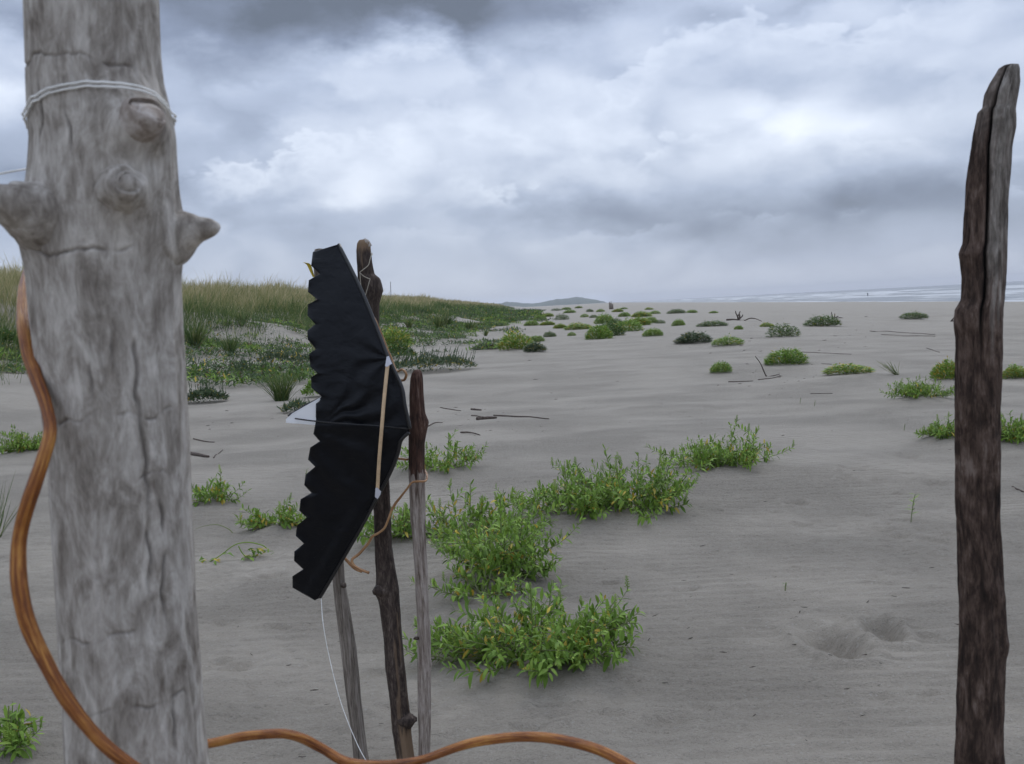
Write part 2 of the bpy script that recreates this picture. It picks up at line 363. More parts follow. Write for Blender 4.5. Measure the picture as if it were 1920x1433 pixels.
# ------------------------------------------------------------------ terrain
COAST = R(5.5); cs_, sn_ = math.cos(COAST), math.sin(COAST)
def latal(x, y): return x*cs_-y*sn_, x*sn_+y*cs_
def fromla(lat, al): return lat*cs_+al*sn_, -lat*sn_+al*cs_
MOUNDS, PITS = [], []
def dlat(lat, al): return lat+.08*np.maximum(al-60, 0)      # the dune line swings inland with distance
def terrain(x, y, micro=True):
    x = np.asarray(x, float); y = np.asarray(y, float)
    lat, al = latal(x, y); r = np.hypot(x, y)
    v = 1+.22*fbm(al/28., lat*0+3.3, 0, 2, 5)
    lw = dlat(lat, al)+1.6*fbm(al/9., lat/14., 0, 3, 9)
    z = 1.05*ss(-7.5, -16, lw)+2.1*ss(-13.5, -26, lw)*v*(1+.28*(1-ss(35, 90, al)))-1.2*ss(-34, -70, lw)
    z = z+.55*fbm(lat/5., al/7., 0, 3, 21)*ss(-8, -13, lw)
    z = z-2.1*np.clip((lat-4)/66., 0, 1)**1.0-2.5*ss(70, 130, lat)
    fade = ss(2.0, 7.0, r)
    z = z+.085*fade*fbm(x/4.2, y/3.0, 0, 3, 31)*(1-ss(20, 60, lat))+.022*fbm(x/1.3, y/1.0, 0, 3, 41)*(.5+.5*fade)
    if micro:
        sh = z.shape; z = np.array(z, float).ravel(); xf, yf = np.broadcast_to(x, sh).ravel(), np.broadcast_to(y, sh).ravel()
        far_ = np.hypot(xf, yf)
        ok = np.arange(len(z)) if len(z) < 50 else np.nonzero((far_ < 75) & (yf > 0))[0]
        xo, yo = xf[ok], yf[ok]
        for (mx_, my_, mr, mh) in MOUNDS:
            i = np.nonzero((np.abs(xo-mx_) < 2.4*mr) & (np.abs(yo-my_) < 2.4*mr))[0]
            if len(i):
                d2 = ((xo[i]-mx_)**2+(yo[i]-my_)**2)/mr**2; z[ok[i]] += mh*np.exp(-d2*1.1)
        for (qx, qy, ra, rb, rot, dep) in PITS:
            q_ = 2.2*max(ra, rb); i = np.nonzero((np.abs(xo-qx) < q_) & (np.abs(yo-qy) < q_))[0]
            if len(i):
                dx, dy = xo[i]-qx, yo[i]-qy; u_ = (dx*math.cos(rot)+dy*math.sin(rot))/ra; v_ = (-dx*math.sin(rot)+dy*math.cos(rot))/rb
                d = np.sqrt(u_*u_+v_*v_)+.20*fbm(xo[i]*11, yo[i]*11, 0, 3, 77)
                z[ok[i]] += -dep*(1-ss(.35, 1.0, d))+dep*.28*np.exp(-((d-1.18)/.24)**2)
        z = z.reshape(sh)
    return z
def G(px, py):
    d = ray(px, py); t = np.geomspace(1.0, 3000, 160)
    for k_ in range(3):
        P = CAM[None]+d[None]*t[:, None]; dz = P[:, 2]-terrain(P[:, 0], P[:, 1], False)
        i = int(np.argmax(dz < 0))
        if dz[i] >= 0: i = len(t)-1
        i = max(i, 1); t = np.linspace(t[i-1], t[i], 24)
    p = P[i]
    return float(p[0]), float(p[1])
def gz(x, y): return float(terrain(np.array([x]), np.array([y]))[0])

# ------------------------------------------------------------------ where the plants stand (photo x, base y, width, height in px)
# detailed sea rocket plants near the camera: x, y, w, h, stems, leaf objects, label
ROCKETS = [
 (1000, 1285, 425, 215, 46, 300, 'largest leafy green beach plant, nearest in front, sprawling right of the pale thin pole'),
 (935, 1110, 225, 205, 24, 190, 'upright leafy plant directly behind the largest sprawling green plant'),
 (875, 1040, 350, 145, 32, 190, 'wide leafy plant with bud spikes just right of the half barked pole'),
 (738, 1035, 120, 105, 11, 80, 'leafy plant showing between the dark pole and the half barked pole'),
 (1068, 992, 200, 130, 18, 110, 'plant with yellow inner leaves at the left end of the middle clump'),
 (1190, 988, 350, 168, 44, 170, 'broad green and yellow plant in the middle of the sand, right of centre'),
 (1378, 888, 260, 100, 36, 110, 'dense rounded green plant on a low sand mound, behind the middle clump'),
 (832, 895, 185, 85, 22, 90, 'leafy plant right of the kite nose, behind the half barked pole'),
 (398, 952, 125, 70, 15, 70, 'small open green plant beside the right edge of the thick silver post'),
 (520, 1006, 135, 72, 16, 80, 'small green plant with bud spikes left of the kite lower wing'),
 (15, 1432, 120, 112, 9, 90, 'green plant in the bottom left corner of the picture'),
 (905, 1150, 190, 120, 12, 110, 'low leafy plant filling the gap between the upright plant and the largest plant'),
 (50, 853, 92, 64, 34, 0, 'bright green plant on the sand left of the silver post and orange stalk'),
 (1730, 753, 112, 54, 42, 0, 'green bush on sand just left of the dark right post'),
 (1775, 829, 95, 48, 26, 0, 'open green plant touching the left side of the dark right post'),
 (1899, 835, 75, 72, 32, 0, 'green bush at the right picture edge beside the dark right post'),
 (1125, 1275, 170, 150, 12, 90, 'low leafy plant at the right end of the largest plant'),
]
# smaller plants further off: x, y, w, h, kind, label
BUSHES = [
 (1775, 716, 52, 36, 'y', 'yellowish plant peeking out left of the dark right post'),
 (1905, 713, 50, 24, 'y', 'low yellowish plant at right edge behind the dark right post'),
 (1590, 704, 88, 20, 'y', 'low pale yellow green plant lying along a sand edge'),
 (1475, 687, 74, 30, 'b', 'green bush with a tuft on its left, above the pale low plant'),
 (1352, 702, 38, 20, 'b', 'small lone green bush on open sand near scattered twigs'),
 (1469, 634, 60, 25, 'd', 'dark rounded bush standing alone on the flat sand right of centre'),
 (1542, 614, 64, 21, 'd', 'dark green bush below the surf line, right of the lone rounded bush'),
 (1714, 600, 48, 14, 'd', 'small low bush furthest right on the open sand'),
 (1365, 650, 58, 18, 'b', 'low green bush right of the grey green one'),
 (1300, 646, 64, 21, 'g', 'grey green low bush in the middle distance'),
 (1224, 632, 36, 14, 'b', 'small green bush between the long clump and the grey green bush'),
 (968, 659, 64, 38, 'y', 'yellow green bush with grey mats at both sides'),
 (912, 657, 50, 13, 'g', 'grey green mat left of the yellow green bush'),
 (1003, 662, 40, 18, 'g', 'grey green mat right of the yellow green bush'),
 (742, 652, 60, 38, 'y', 'yellow green bush just right of the kite upper wing'),
]
# the scattered clumps towards the headland
FAR = [(1005, 641, 32, 12), (1031, 632, 24, 11), (1072, 630, 16, 8), (1026, 610, 27, 8), (996, 611, 26, 10), (1054, 600, 26, 12), (1013, 601, 24, 11),
 (1029, 594, 18, 7), (1096, 595, 16, 7), (1113, 596, 16, 6), (1133, 607, 36, 18), (1085, 618, 52, 14), (1124, 636, 48, 28), (1146, 630, 50, 28), (1178, 621, 54, 24),
 (1197, 611, 44, 17), (1218, 606, 30, 12), (1238, 607, 20, 8), (1171, 594, 22, 9), (1203, 594, 36, 10), (1228, 589, 20, 7), (1268, 588, 34, 9), (1297, 587, 20, 6),
 (1217, 581, 16, 5), (1338, 588, 18, 5), (1106, 585, 14, 6), (1126, 585, 16, 6), (1158, 585, 20, 6), (1068, 587, 22, 6), (1043, 583, 20, 5), (1062, 581, 18, 5),
 (1085, 578, 14, 4), (1169, 580, 16, 4), (1335, 612, 58, 11), (1272, 611, 24, 12), (1438, 613, 26, 9), (1385, 618, 16, 8), (1155, 612, 30, 16), (980, 592, 22, 8), (1050, 616, 24, 9),
 (940, 612, 26, 10), (962, 603, 22, 9), (918, 603, 24, 9)]
def place(px, py, wpx, hpx, dep=.62):
    """front edge of the plant at photo (px, py), its top hpx higher: centre on the ground, width, height in metres"""
    x, y = G(px, py); wm = wpx*y/F; yc = y+wm*dep*.42; xc = x*yc/y; wm = wpx*yc/F
    zc = float(terrain(np.array([xc]), np.array([yc]), False)[0])
    return xc, yc, wm, max(float(at(px, py-hpx, yc)[2])-zc, .3*hpx*yc/F)
PL = []
for r_ in ROCKETS:
    x, y, wm, hm = place(*r_[:4]); PL.append((x, y, wm, hm)); MOUNDS.append((x, y, wm*.50, .03+.05*min(hm, .6)))
BL = []
for b_ in BUSHES:
    x, y, wm, hm = place(*b_[:4], dep=.5); BL.append((x, y, wm, hm)); MOUNDS.append((x, y, wm*.6, .10*hm+.02))
FL = []
for f_ in FAR:
    x, y, wm, hm = place(*f_, dep=.4); FL.append((x, y, wm, hm))
for (px, py, wa, wb, dep) in [(1560, 1207, 112, 66, .085), (1652, 1182, 80, 52, .07), (1706, 856, 50, 12, .03), (1752, 908, 46, 12, .03), (1492, 943, 48, 14, .03),
        (1590, 898, 44, 10, .03), (1655, 996, 60, 12, .02), (1745, 1012, 50, 12, .02), (1500, 985, 46, 10, .02), (1640, 1085, 60, 14, .018), (1590, 880, 36, 8, .02),
        (1320, 1235, 40, 14, .012)]:
    x, y = G(px, py); dy = y*y/(F*CAMH)
    PITS.append((x, y, wa*y/F*.5, wb*dy*.55, R(random.Random(px).uniform(-15, 15)), dep))

rs = random.Random(12)
for i in range(90):               # scuffs and wind-worn prints
    px, py = rs.uniform(380, 1790), 760+620*rs.random()**1.3
    x, y = G(px, py); sz = rs.uniform(.025, .075)*(1.5 if y > 7 else 1)
    PITS.append((x, y, sz*1.5, sz*.75, R(rs.uniform(-30, 30)), rs.uniform(.008, .02)))
# ------------------------------------------------------------------ sand
def build_sand():
    r = np.concatenate([np.array([0.05, .5, 1.0, 1.4, 1.8]), np.arange(2.0, 8.0, .018), 8.0*np.geomspace(1, 1.0, 1)])
    r = np.concatenate([r[:-1], np.geomspace(8.0, 120, 330)[:-1], np.geomspace(120, 9000, 110)])
    a = np.concatenate([np.linspace(-180, -40, 24, endpoint=False), np.linspace(-40, 40, 620, endpoint=False), np.linspace(40, 180, 24, endpoint=False)])
    A, Rr = np.meshgrid(np.radians(a), r, indexing='xy')
    X, Y = Rr*np.sin(A), Rr*np.cos(A)
    Z = terrain(X, Y)
    near = (1-ss(6, 13, Rr))
    X1, Y1 = X+.12*Y, Y
    # wind ripples and roughness as real relief
    ph = Y1*2*np.pi/.085+3.5*fbm(X1*.9, Y1*1.1, 0, 3, 51)
    am = ss(-.30, .15, fbm(X*.45, Y*.5, 0, 2, 61))
    Z = Z+near*(.0062*np.sin(ph)*am+.017*fbm(X*5, Y*8, 0, 3, 71)*(1-.7*am)+.012*fbm(X*19, Y*22, 0, 2, 73)*(1-.85*am))
    far = ss(9000*.35, 9000, Rr)
    n, m_ = len(r), len(a)
    i, j = np.meshgrid(np.arange(n-1), np.arange(m_), indexing='ij')
    Q = np.stack([i*m_+j, i*m_+(j+1) % m_, (i+1)*m_+(j+1) % m_, (i+1)*m_+j], -1).reshape(-1, 4)[:, ::-1]
    V = np.stack([X, Y, Z], -1).reshape(-1, 3)
    o = link('sand_beach', fmesh('sand_beach', V, Q, [M_sand]))
    tag(o, kind='structure', label='grey rippled sand beach with footprints and low mounds')
build_sand()

# ------------------------------------------------------------------ sea
SEA_Z = -2.1
m_, N = mat('grey_sea'); co = objco(N)
fm = attr(N, 'foam')
fo = N.m('MULTIPLY', N.m('SUBTRACT', N.m('ADD', fm, N.m('MULTIPLY', N.m('SUBTRACT', N.noise(N.scalevec(co, (.35, .07, 1)), 1.0, 5, .65), .5), .9)), .42), 3.5, clamp=True)
N.put(N.b.inputs['Base Color'], N.mix(fo, (.12, .135, .15), (.46, .48, .50)))
N.put(N.b.inputs['Roughness'], N.m('ADD', N.m('MULTIPLY', fo, .5), .28)); N.b.inputs['IOR'].default_value = 1.33
N.l.new(bump(N, N.noise(N.scalevec(co, (.5, .16, 1)), 1.0, 6, .65), 1.0, .9), N.b.inputs['Normal'])
M_sea = m_
def build_sea():
    lat = np.concatenate([np.arange(50, 330, 1.3), np.geomspace(330, 14000, 70)])
    al = np.concatenate([np.linspace(-3000, 60, 12, endpoint=False), np.geomspace(60, 2500, 380)[:-1], np.geomspace(2500, 16000, 30)])
    LA, AL = np.meshgrid(lat, al, indexing='ij')
    Z = np.zeros_like(LA); Fm = np.zeros_like(LA)
    for k, l0 in enumerate([74, 83, 96, 112, 131, 152, 178, 210, 250, 300]):
        wav = 3.2*fbm(AL/55., 0, k*3.7, 3, 80+k); d = LA-l0-wav
        a = np.clip(.55+.9*fbm(AL/(60.+k*6), 5.5, k*1.9, 3, 120+k), 0, 1)*(.25+.055*min(k, 6))
        prof = np.exp(-(d/(2.2+.15*k))**2)
        Z += a*prof*1.1
        Fm = np.maximum(Fm, np.clip(a*2.4, 0, 1)*np.exp(-((d+2.2)/(3.4+.2*k))**2))
    Fm = np.maximum(Fm, 1.0*np.exp(-((LA-70-1.5*fbm(AL/20., 0, 9, 2, 4))/3.0)**2))
    Z += .10*fbm(LA/6., AL/18., 0, 3, 3)
    X, Y = fromla(LA, AL); V = np.stack([X, Y, SEA_Z+Z], -1).reshape(-1, 3)
    n, m_ = LA.shape; i, j = np.meshgrid(np.arange(n-1), np.arange(m_-1), indexing='ij')
    Q = np.stack([i*m_+j, (i+1)*m_+j, (i+1)*m_+j+1, i*m_+j+1], -1).reshape(-1, 4)
    tag(link('sea', fmesh('sea', V, Q, [M_sea], attrs={'foam': Fm.ravel()})), kind='structure', label='grey sea with lines of white breakers')
build_sea()

# ------------------------------------------------------------------ far headland
m_, N = mat('headland_forest'); co = objco(N)
N.put(N.b.inputs['Base Color'], N.ramp(N.noise(co, .02, 5, .6), [(.35, (.035, .055, .04)), (.65, (.07, .09, .06))])); N.b.inputs['Roughness'].default_value = 1
M_hill = m_
def headland(name, D, prof, thick, label, seed):
    xs = np.linspace(prof[0][0], prof[-1][0], 90); ys = np.interp(xs, [p[0] for p in prof], [p[1] for p in prof])
    ys = ys+1.1*fbm(xs/9., seed*3.1, 0, 3, seed)
    rows = []
    for t in np.linspace(-1, 1, 15):
        k = max(0, 1-t*t)**.7
        pts = []
        for x, y in zip(xs, ys):
            p = at(x, y, D); base = SEA_Z-6
            pts.append((p[0], D+t*thick, base+(p[2]-base)*k+k*3*float(vnoise(x/5., t*4, 0, seed+2))))
        rows.append(pts)
    V = np.array(rows).reshape(-1, 3); n, m_ = 15, 90
    i, j = np.meshgrid(np.arange(n-1), np.arange(m_-1), indexing='ij')
    Q = np.stack([i*m_+j, i*m_+j+1, (i+1)*m_+j+1, (i+1)*m_+j], -1).reshape(-1, 4)
    tag(link(name, fmesh(name, V, Q, [M_hill])), kind='structure', label=label)
headland('hills', 5200, [(860, 581), (905, 575), (935, 569), (952, 566), (975, 568.5), (1000, 569.5), (1020, 566), (1045, 561), (1060, 560), (1083, 557.5), (1105, 560), (1125, 565), (1140, 571), (1146, 574)], 350, 'low blue headland on the horizon beyond the beach', 3)

# ------------------------------------------------------------------ air
m_ = bpy.data.materials.new('sea_air'); m_.use_nodes = True; N = NT(m_.node_tree); N.n.clear()
o = N.new('ShaderNodeOutputMaterial'); pv = N.new('ShaderNodeVolumePrincipled'); N.l.new(pv.outputs[0], o.inputs['Volume'])
pv.inputs['Color'].default_value = (.90, .93, 1.0, 1); pv.inputs['Density'].default_value = 1.0e-4
hv = np.array([(x, y, z) for z in (-14, 110) for y in (-17500, 17500) for x in (-17500, 17500)], float)
hq = [(0, 2, 3, 1), (4, 5, 7, 6), (0, 1, 5, 4), (2, 6, 7, 3), (0, 4, 6, 2), (1, 3, 7, 5)]
tag(link('haze', fmesh('haze', hv, np.array(hq), [m_], smooth=False)), kind='stuff', label='pale sea haze over the beach')

# ------------------------------------------------------------------ posts
class Post:
    """a pole traced as rows (photo y, left x, right x) on the upright plane y = Y"""
    def __init__(s, rows, Y, zbot, ztop=None, dens=(.0, 9, .003), nth=96, disp=None, depth=1.0):
        rows = sorted(rows); s.Y = Y
        L_ = np.array([at(a, y, Y) for y, a, b in rows]); Rr = np.array([at(b, y, Y) for y, a, b in rows])
        cz = (L_[:, 2]+Rr[:, 2])/2; cx = (L_[:, 0]+Rr[:, 0])/2; rad = (Rr[:, 0]-L_[:, 0])/2*np.cos(np.arctan(cx/Y))
        o = np.argsort(cz); s.bare = None; s.cz, s.cx, s.rad = cz[o], cx[o], rad[o]
        s.zbot = zbot; s.ztop = s.cz[-1] if ztop is None else ztop
        s.nth, s.disp, s.depth = nth, disp, depth
        # straight continuation below the lowest traced row, down into the sand
        s.slope = (np.interp(s.cz[0]+.3, s.cz, s.cx)-s.cx[0])/.3
        z0, z1, dz = dens
        zc_ = np.arange(zbot, min(s.ztop, 9), .02); hi = min(z1, s.ztop)
        s.zs = np.concatenate([zc_[zc_ < max(z0, zbot)-.01], np.arange(max(z0, zbot), hi-dz*.5, dz), zc_[zc_ > hi+.01], [s.ztop]])
    def cen(s, z):
        z = np.asarray(z, float); x = np.interp(z, s.cz, s.cx)
        return np.where(z < s.cz[0], s.cx[0]+(z-s.cz[0])*s.slope, x), np.interp(z, s.cz, s.rad)
    def surf(s, th, z):
        cx, rd = s.cen(z); d = s.disp(th, z, rd) if s.disp else (0, 0)
        r = rd+d[0]
        return np.stack([cx+r*np.cos(th), s.Y+r*np.sin(th)*s.depth, np.broadcast_to(z, np.shape(r))], -1), d[1]
    def mesh(s, name, mats, base):
        th = np.linspace(0, 2*np.pi, s.nth, endpoint=False); TH, ZZ = np.meshgrid(th, s.zs)
        V, cr = s.surf(TH, ZZ); n, m_ = TH.shape
        i, j = np.meshgrid(np.arange(n-1), np.arange(m_), indexing='ij')
        Q = np.stack([i*m_+j, i*m_+(j+1) % m_, (i+1)*m_+(j+1) % m_, (i+1)*m_+j], -1).reshape(-1, 4)
        V = V.reshape(-1, 3); top = V[-m_:].mean(0)
        V = np.vstack([V, top+np.array([0, 0, .002])])
        j = np.arange(m_); Tr = np.c_[(n-1)*m_+j, (n-1)*m_+(j+1) % m_, np.full(m_, len(V)-1)]
        cr = np.append(np.broadcast_to(cr, TH.shape).ravel(), 0.0)
        at_ = {'crack': cr}
        if s.bare: at_['bare'] = np.append(np.broadcast_to(s.bare(TH, ZZ), TH.shape).ravel(), 1.0)
        return fmesh(name, V-np.array(base), [Q, Tr], mats, attrs=at_)
def angd(a, b): return (a-b+np.pi) % (2*np.pi)-np.pi
def bumps(th, z, rd, lst):
    """lst: (theta, z, half width in m, half height in m, amount in m)"""
    o = 0
    for t0, z0, wa, hz_, am in lst:
        o = o+am*np.exp(-((angd(th, t0)*rd/wa)**2+((z-z0)/hz_)**2))
    return o

# -- thick silver post, nearest on the left
YL = .85
def zl(py, px=210): return at(px, CY+(py-CY)*.815/.85, YL)[2]   # the facing side is a little nearer than the axis
def left_disp(th, z, rd):
    c, s_ = np.cos(th), np.sin(th)
    d = .0022*fbm(c*2.2, s_*2.2, z*3, 3, 1)+.0016*fbm(c*9, s_*9, z*5, 3, 2)+.0007*fbm(c*30, s_*30, z*9, 2, 3)
    FR = -np.pi/2
    d = d+bumps(th, z, rd, [(FR+.80, zl(258), .031, .042, .021), (FR+.77, zl(236), .018, .019, .011), (FR+.92, zl(300), .006, .010, -.007), (FR+.58, zl(365), .018, .020, .009), (FR+.58, zl(356), .010, .010, .005),
        (FR-.95, zl(412), .030, .032, .008), (-.10, zl(445), .016, .022, .004)])
    cr = 0
    def groove(zc, t0, t1, wd, dep):
        g = np.exp(-((z-zc)/wd)**2)*ss(t0, t0+.15, th_)*(1-ss(t1-.15, t1, th_))
        return g*dep, g
    th_ = (th+np.pi*2) % (2*np.pi)           # front is 3pi/2
    f = th_-1.5*np.pi
    for zc, a, b, wd, dep in [(zl(105)+.006*np.cos(f*1.6)-.006*f-.006+.002*np.sin(f*9), -1.4, 1.15, .0013, .0028), (zl(462)-.003*np.cos(f*3)+.003*np.sin(f*7+1), -.9, .75, .0016, .0028),
                              (zl(772)+.004*np.sin(f*5+.5)+.002*np.sin(f*13), -1.5, 1.3, .0016, .0028), (zl(1180)+.007*f+.003*np.sin(f*8), -.9, .5, .0016, .0025), (zl(890)+.003*np.sin(f*9), .5, 1.2, .0014, .002),
                              (zl(1310)+.003*np.sin(f*7), -.3, 1.2, .0016, .0022)]:
        jit = .0022*fbm(f*9, zc*50, 0, 3, 8); g = np.exp(-((z-zc-jit)/(wd*.8))**2)*ss(a, a+.15, f)*(1-ss(b-.15, b, f))*np.clip(.65+.8*vnoise(f*7, zc*30, 0, 4), .1, 1); d = d-dep*.7*g; cr = np.maximum(cr, g*.55)
    # wandering lengthwise checks
    for f0, z0, z1, wd, dep, sd_ in [(.72, zl(1200), zl(560), .016, .003, 11), (.92, zl(1433), zl(880), .014, .003, 12), (-.55, zl(300), zl(120), .012, .0022, 13), (.05, zl(760), zl(600), .014, .0022, 14), (.35, zl(700), zl(430), .014, .0025, 15), (-.1, zl(330), zl(40), .010, .0016, 16)]:
        fc = f0+.16*fbm(z*22, sd_*1.7, 0, 3, sd_)
        g = np.exp(-((f-fc)/(wd*2))**2)*ss(z0, z0+.03, z)*(1-ss(z1-.03, z1, z))*np.clip(.6+1.2*vnoise(z*45, sd_, 0, 5), 0, 1)
        d = d-dep*g; cr = np.maximum(cr, g*.65)
    return d, cr
lp = Post([(0, 45, 300), (100, 49, 303), (160, 51, 309), (220, 54, 320), (260, 58, 326), (310, 56, 331), (360, 55, 338), (410, 55, 345), (450, 56, 347), (490, 56, 344), (550, 57, 343), (620, 64, 345), (700, 74, 350), (850, 94, 359), (1000, 101, 364), (1150, 110, 372), (1380, 118, 391), (1433, 122, 397)],
          YL, -.12, 1.95, (.93, 1.75, .0013), 300, left_disp)
lb = (float(lp.cen(0.0)[0]), YL, gz(float(lp.cen(0.0)[0]), YL))
post_l = tag(link('driftwood_post', lp.mesh('driftwood_post', [M_left], lb), lb), 'thick silver grey driftwood post with branch stubs, nearest at the left', 'post')
def stub(parent, base, pts, rads, m_, name='branch_stub', seed=1, wob=.10, crack_tip=True, n=40, per=40, wf=45.0):
    P = smooth_path(pts, per); rr = np.interp(np.linspace(0, 1, len(P)), np.linspace(0, 1, len(rads)), rads)
    V, Q, Tr = tube(P, rr, n, True, wob, seed, wf=wf)
    cr = np.zeros(len(V))
    if crack_tip: cr[-2-n*2:-2] = .35; cr[-1] = 1.0
    return link(name, fmesh(name, V-np.array(base), [Q, Tr], [m_], attrs={'crack': cr}), (0, 0, 0), parent)
k_ = mpp(YL)
def on_post(f, py, out_):
    z = zl(py); q, _ = lp.surf(np.array([1.5*np.pi+f]), np.array([z])); t = 1.5*np.pi+f
    return q[0]+np.array([math.cos(t), math.sin(t), 0])*out_
stub(post_l, lb, [at(125, 418, .83), at(92, 408, .815), at(62, 398, .80), at(36, 387, .79), at(14, 378, .782), at(4, 374, .780), at(7, 375, .786)], [.044, .035, .0265, .0205, .0165, .012, .006], M_left, seed=5)
stub(post_l, lb, [at(300, 446, .85), at(330, 440, .85), at(352, 434, .848), at(376, 430, .845), at(398, 427, .842), at(409, 425, .84)], [.030, .0255, .0175, .0105, .0072, .0032], M_left, seed=8, crack_tip=False)
stub(post_l, lb, [on_post(.76, 236, -.02), on_post(.77, 232, -.002), on_post(.78, 226, .003), on_post(.78, 221, .0065), on_post(.78, 219, .008)], [.020, .0165, .0130, .0085, .003], M_knotend, seed=11, wob=.16, crack_tip=False, wf=40.0)
stub(post_l, lb, [on_post(.58, 358, -.015), on_post(.58, 356, .0), on_post(.58, 352, .0045), on_post(.58, 351, .005), on_post(.58, 351, -.006)], [.020, .0145, .0095, .0050, .003], M_left, seed=14, wob=.22)

# -- white string tied round the silver post
m_str = plain('white_string', (.80, .80, .78), .8, .2)
def ring_string():
    parts = []
    for dz, dr in ((0, .0022), (.0035, .0030)):
        th = np.linspace(np.pi*2.55, np.pi*.8, 130); P = []
        for i, t in enumerate(th):
            f = ((t % (2*np.pi))-1.5*np.pi+np.pi) % (2*np.pi)-np.pi
            py = np.interp(f, [-1.57, -1.0, -.3, .25, .7, 1.1, 1.57], [226, 202, 176, 168, 176, 192, 212])
            z = zl(py)+dz; q, _ = lp.surf(np.array([t]), np.array([z])); cx, rd = lp.cen(np.array([z]))
            n_ = np.array([math.cos(t), math.sin(t), 0]); P.append(q[0]+n_*(dr+ (.006*math.exp(-((f-.80)/.3)**2))))
        if dz == 0: P += [at(55, 316, .93), at(20, 322, .92), at(-40, 334, .90)]
        parts.append(tube(np.array(P), .0009, 7, True, .15, 3))
    V, Q, Tr = joinm(parts); b = tuple(V.mean(0))
    tag(link('string', fmesh('string', V-np.array(b), [Q, Tr], [m_str]), b), 'white string tied round the thick silver post above its knots', 'string')
ring_string()

# -- orange stalk wound round the silver post
def stalk(name, pts, rads, m_, label, seed, n=18, per=260, wob=.10, wf=18.0):
    P = smooth_path(pts, per); rr = np.interp(np.linspace(0, 1, len(P)), np.linspace(0, 1, len(rads)), rads)
    sl = np.concatenate([[0], np.cumsum(np.linalg.norm(np.diff(P, axis=0), axis=1))])
    rr = rr*(1+.16*fbm(sl*16, seed, 0, 3, seed)+.22*np.maximum(0, vnoise(sl*9, seed*2.1, 0, seed)-.35))
    P = P+.0035*np.c_[fbm(sl*11, 1.1, 0, 3, seed), fbm(sl*11, 2.2, 0, 3, seed), fbm(sl*11, 3.3, 0, 3, seed)]
    V, Q, Tr = tube(P, rr, n, True, wob, seed, wf=wf); b = P[0]
    al_ = np.append(np.repeat(sl, n), [0, sl[-1]]); rd_ = np.append(np.tile(np.abs(np.linspace(-1, 1, n, endpoint=False)), len(P)), [0, 0])
    o = link(name, fmesh(name, V-b, [Q, Tr], [m_], attrs={'along': al_, 'round': rd_}), tuple(b)); return tag(o, label, 'stalk')
stalk('dried_stalk', [at(150, 400, .98), at(85, 455, .95), at(48, 520, .90), at(44, 600, .84), at(55, 680, .815), at(80, 760, .79), at(92, 815, .775), at(78, 870, .765), at(52, 940, .76), at(38, 1010, .76), at(40, 1100, .755), at(62, 1190, .75), at(110, 1290, .745), at(170, 1370, .745), at(245, 1436, .75), at(330, 1500, .765),
      at(372, 1560, .83), at(360, 1520, .92), at(330, 1440, .97), at(365, 1402, .99), at(400, 1393, 1.0), at(460, 1382, 1.0), at(540, 1378, 1.0), at(600, 1402, 1.02), at(650, 1430, 1.02), at(720, 1436, 1.02), at(800, 1420, 1.03), at(900, 1392, 1.04), at(1000, 1382, 1.04), at(1080, 1392, 1.03), at(1150, 1418, 1.02), at(1230, 1470, 1.0), at(1300, 1560, .98)],
      [.0046, .0050, .0052, .0058, .0050, .0056, .0044, .0046, .0046, .0048, .0050, .0050], M_kelp, 'orange brown dried stalk winding past the silver post and across the bottom', 21, wob=.13, wf=14.0)

# -- dark weathered log, right
YR = 1.42
def zr(py, px=1840): return at(px, py, YR)[2]
def right_fc(z): return -.30-.45*ss(zr(420), zr(130), z)+.05*fbm(z*9, 2.2, 0, 2, 34)
def right_disp(th, z, rd):
    c, s_ = np.cos(th), np.sin(th); f = ((th+2*np.pi) % (2*np.pi))-1.5*np.pi
    d = .0034*fbm(c*2.0, s_*2.0, z*8, 3, 31)+.0028*fbm(c*8, s_*8, z*11, 3, 32)+.0016*fbm(c*24, s_*24, z*24, 2, 33)
    fc = right_fc(z)
    g = np.exp(-((f-fc)/.085)**2)*ss(zr(680), zr(560), z)
    d = d-.011*g
    d = d+bumps(th, z, rd, [(np.pi+.3, zr(598), .022, .018, .005), (np.pi+.4, zr(475), .02, .012, .003), (-.1, zr(1215), .02, .015, .003), (-np.pi/2+.2, zr(840), .014, .014, .004), (-np.pi/2+.3, zr(1110), .014, .016, .003)])
    return d, np.clip(g*1.3, 0, 1)
rrows = [(122, 1884, 1908), (128, 1873, 1911), (138, 1866, 1912), (155, 1855, 1913), (174, 1846, 1910), (200, 1841, 1905), (208, 1832, 1904), (243, 1824, 1905), (280, 1818, 1897), (330, 1812, 1893), (386, 1810, 1888), (455, 1807, 1886), (474, 1800, 1886), (515, 1803, 1886),
         (560, 1800, 1884), (579, 1790, 1882), (616, 1789, 1880), (653, 1791, 1879), (760, 1789, 1875), (854, 1793, 1877), (995, 1795, 1877), (1112, 1797, 1884), (1206, 1796, 1888), (1234, 1795, 1884), (1347, 1793, 1884), (1433, 1790, 1885)]
rp = Post(rrows, YR, -.12, None, (.8, 1.85, .0022), 220, right_disp, .8)
rb = (float(rp.cen(0.0)[0]), YR, gz(float(rp.cen(0.0)[0]), YR))
def right_bare(th, z):
    f = ((th+2*np.pi) % (2*np.pi))-1.5*np.pi; n_ = fbm(np.cos(th)*4, np.sin(th)*4, z*9, 4, 36)
    return np.clip(ss(.0, .12, f-right_fc(z))*(f < 2.2)*ss(zr(640), zr(420), z+.10*n_)*(.75+.5*n_)+.35*ss(zr(300), zr(170), z+.05*n_), 0, 1)
rp.bare = right_bare
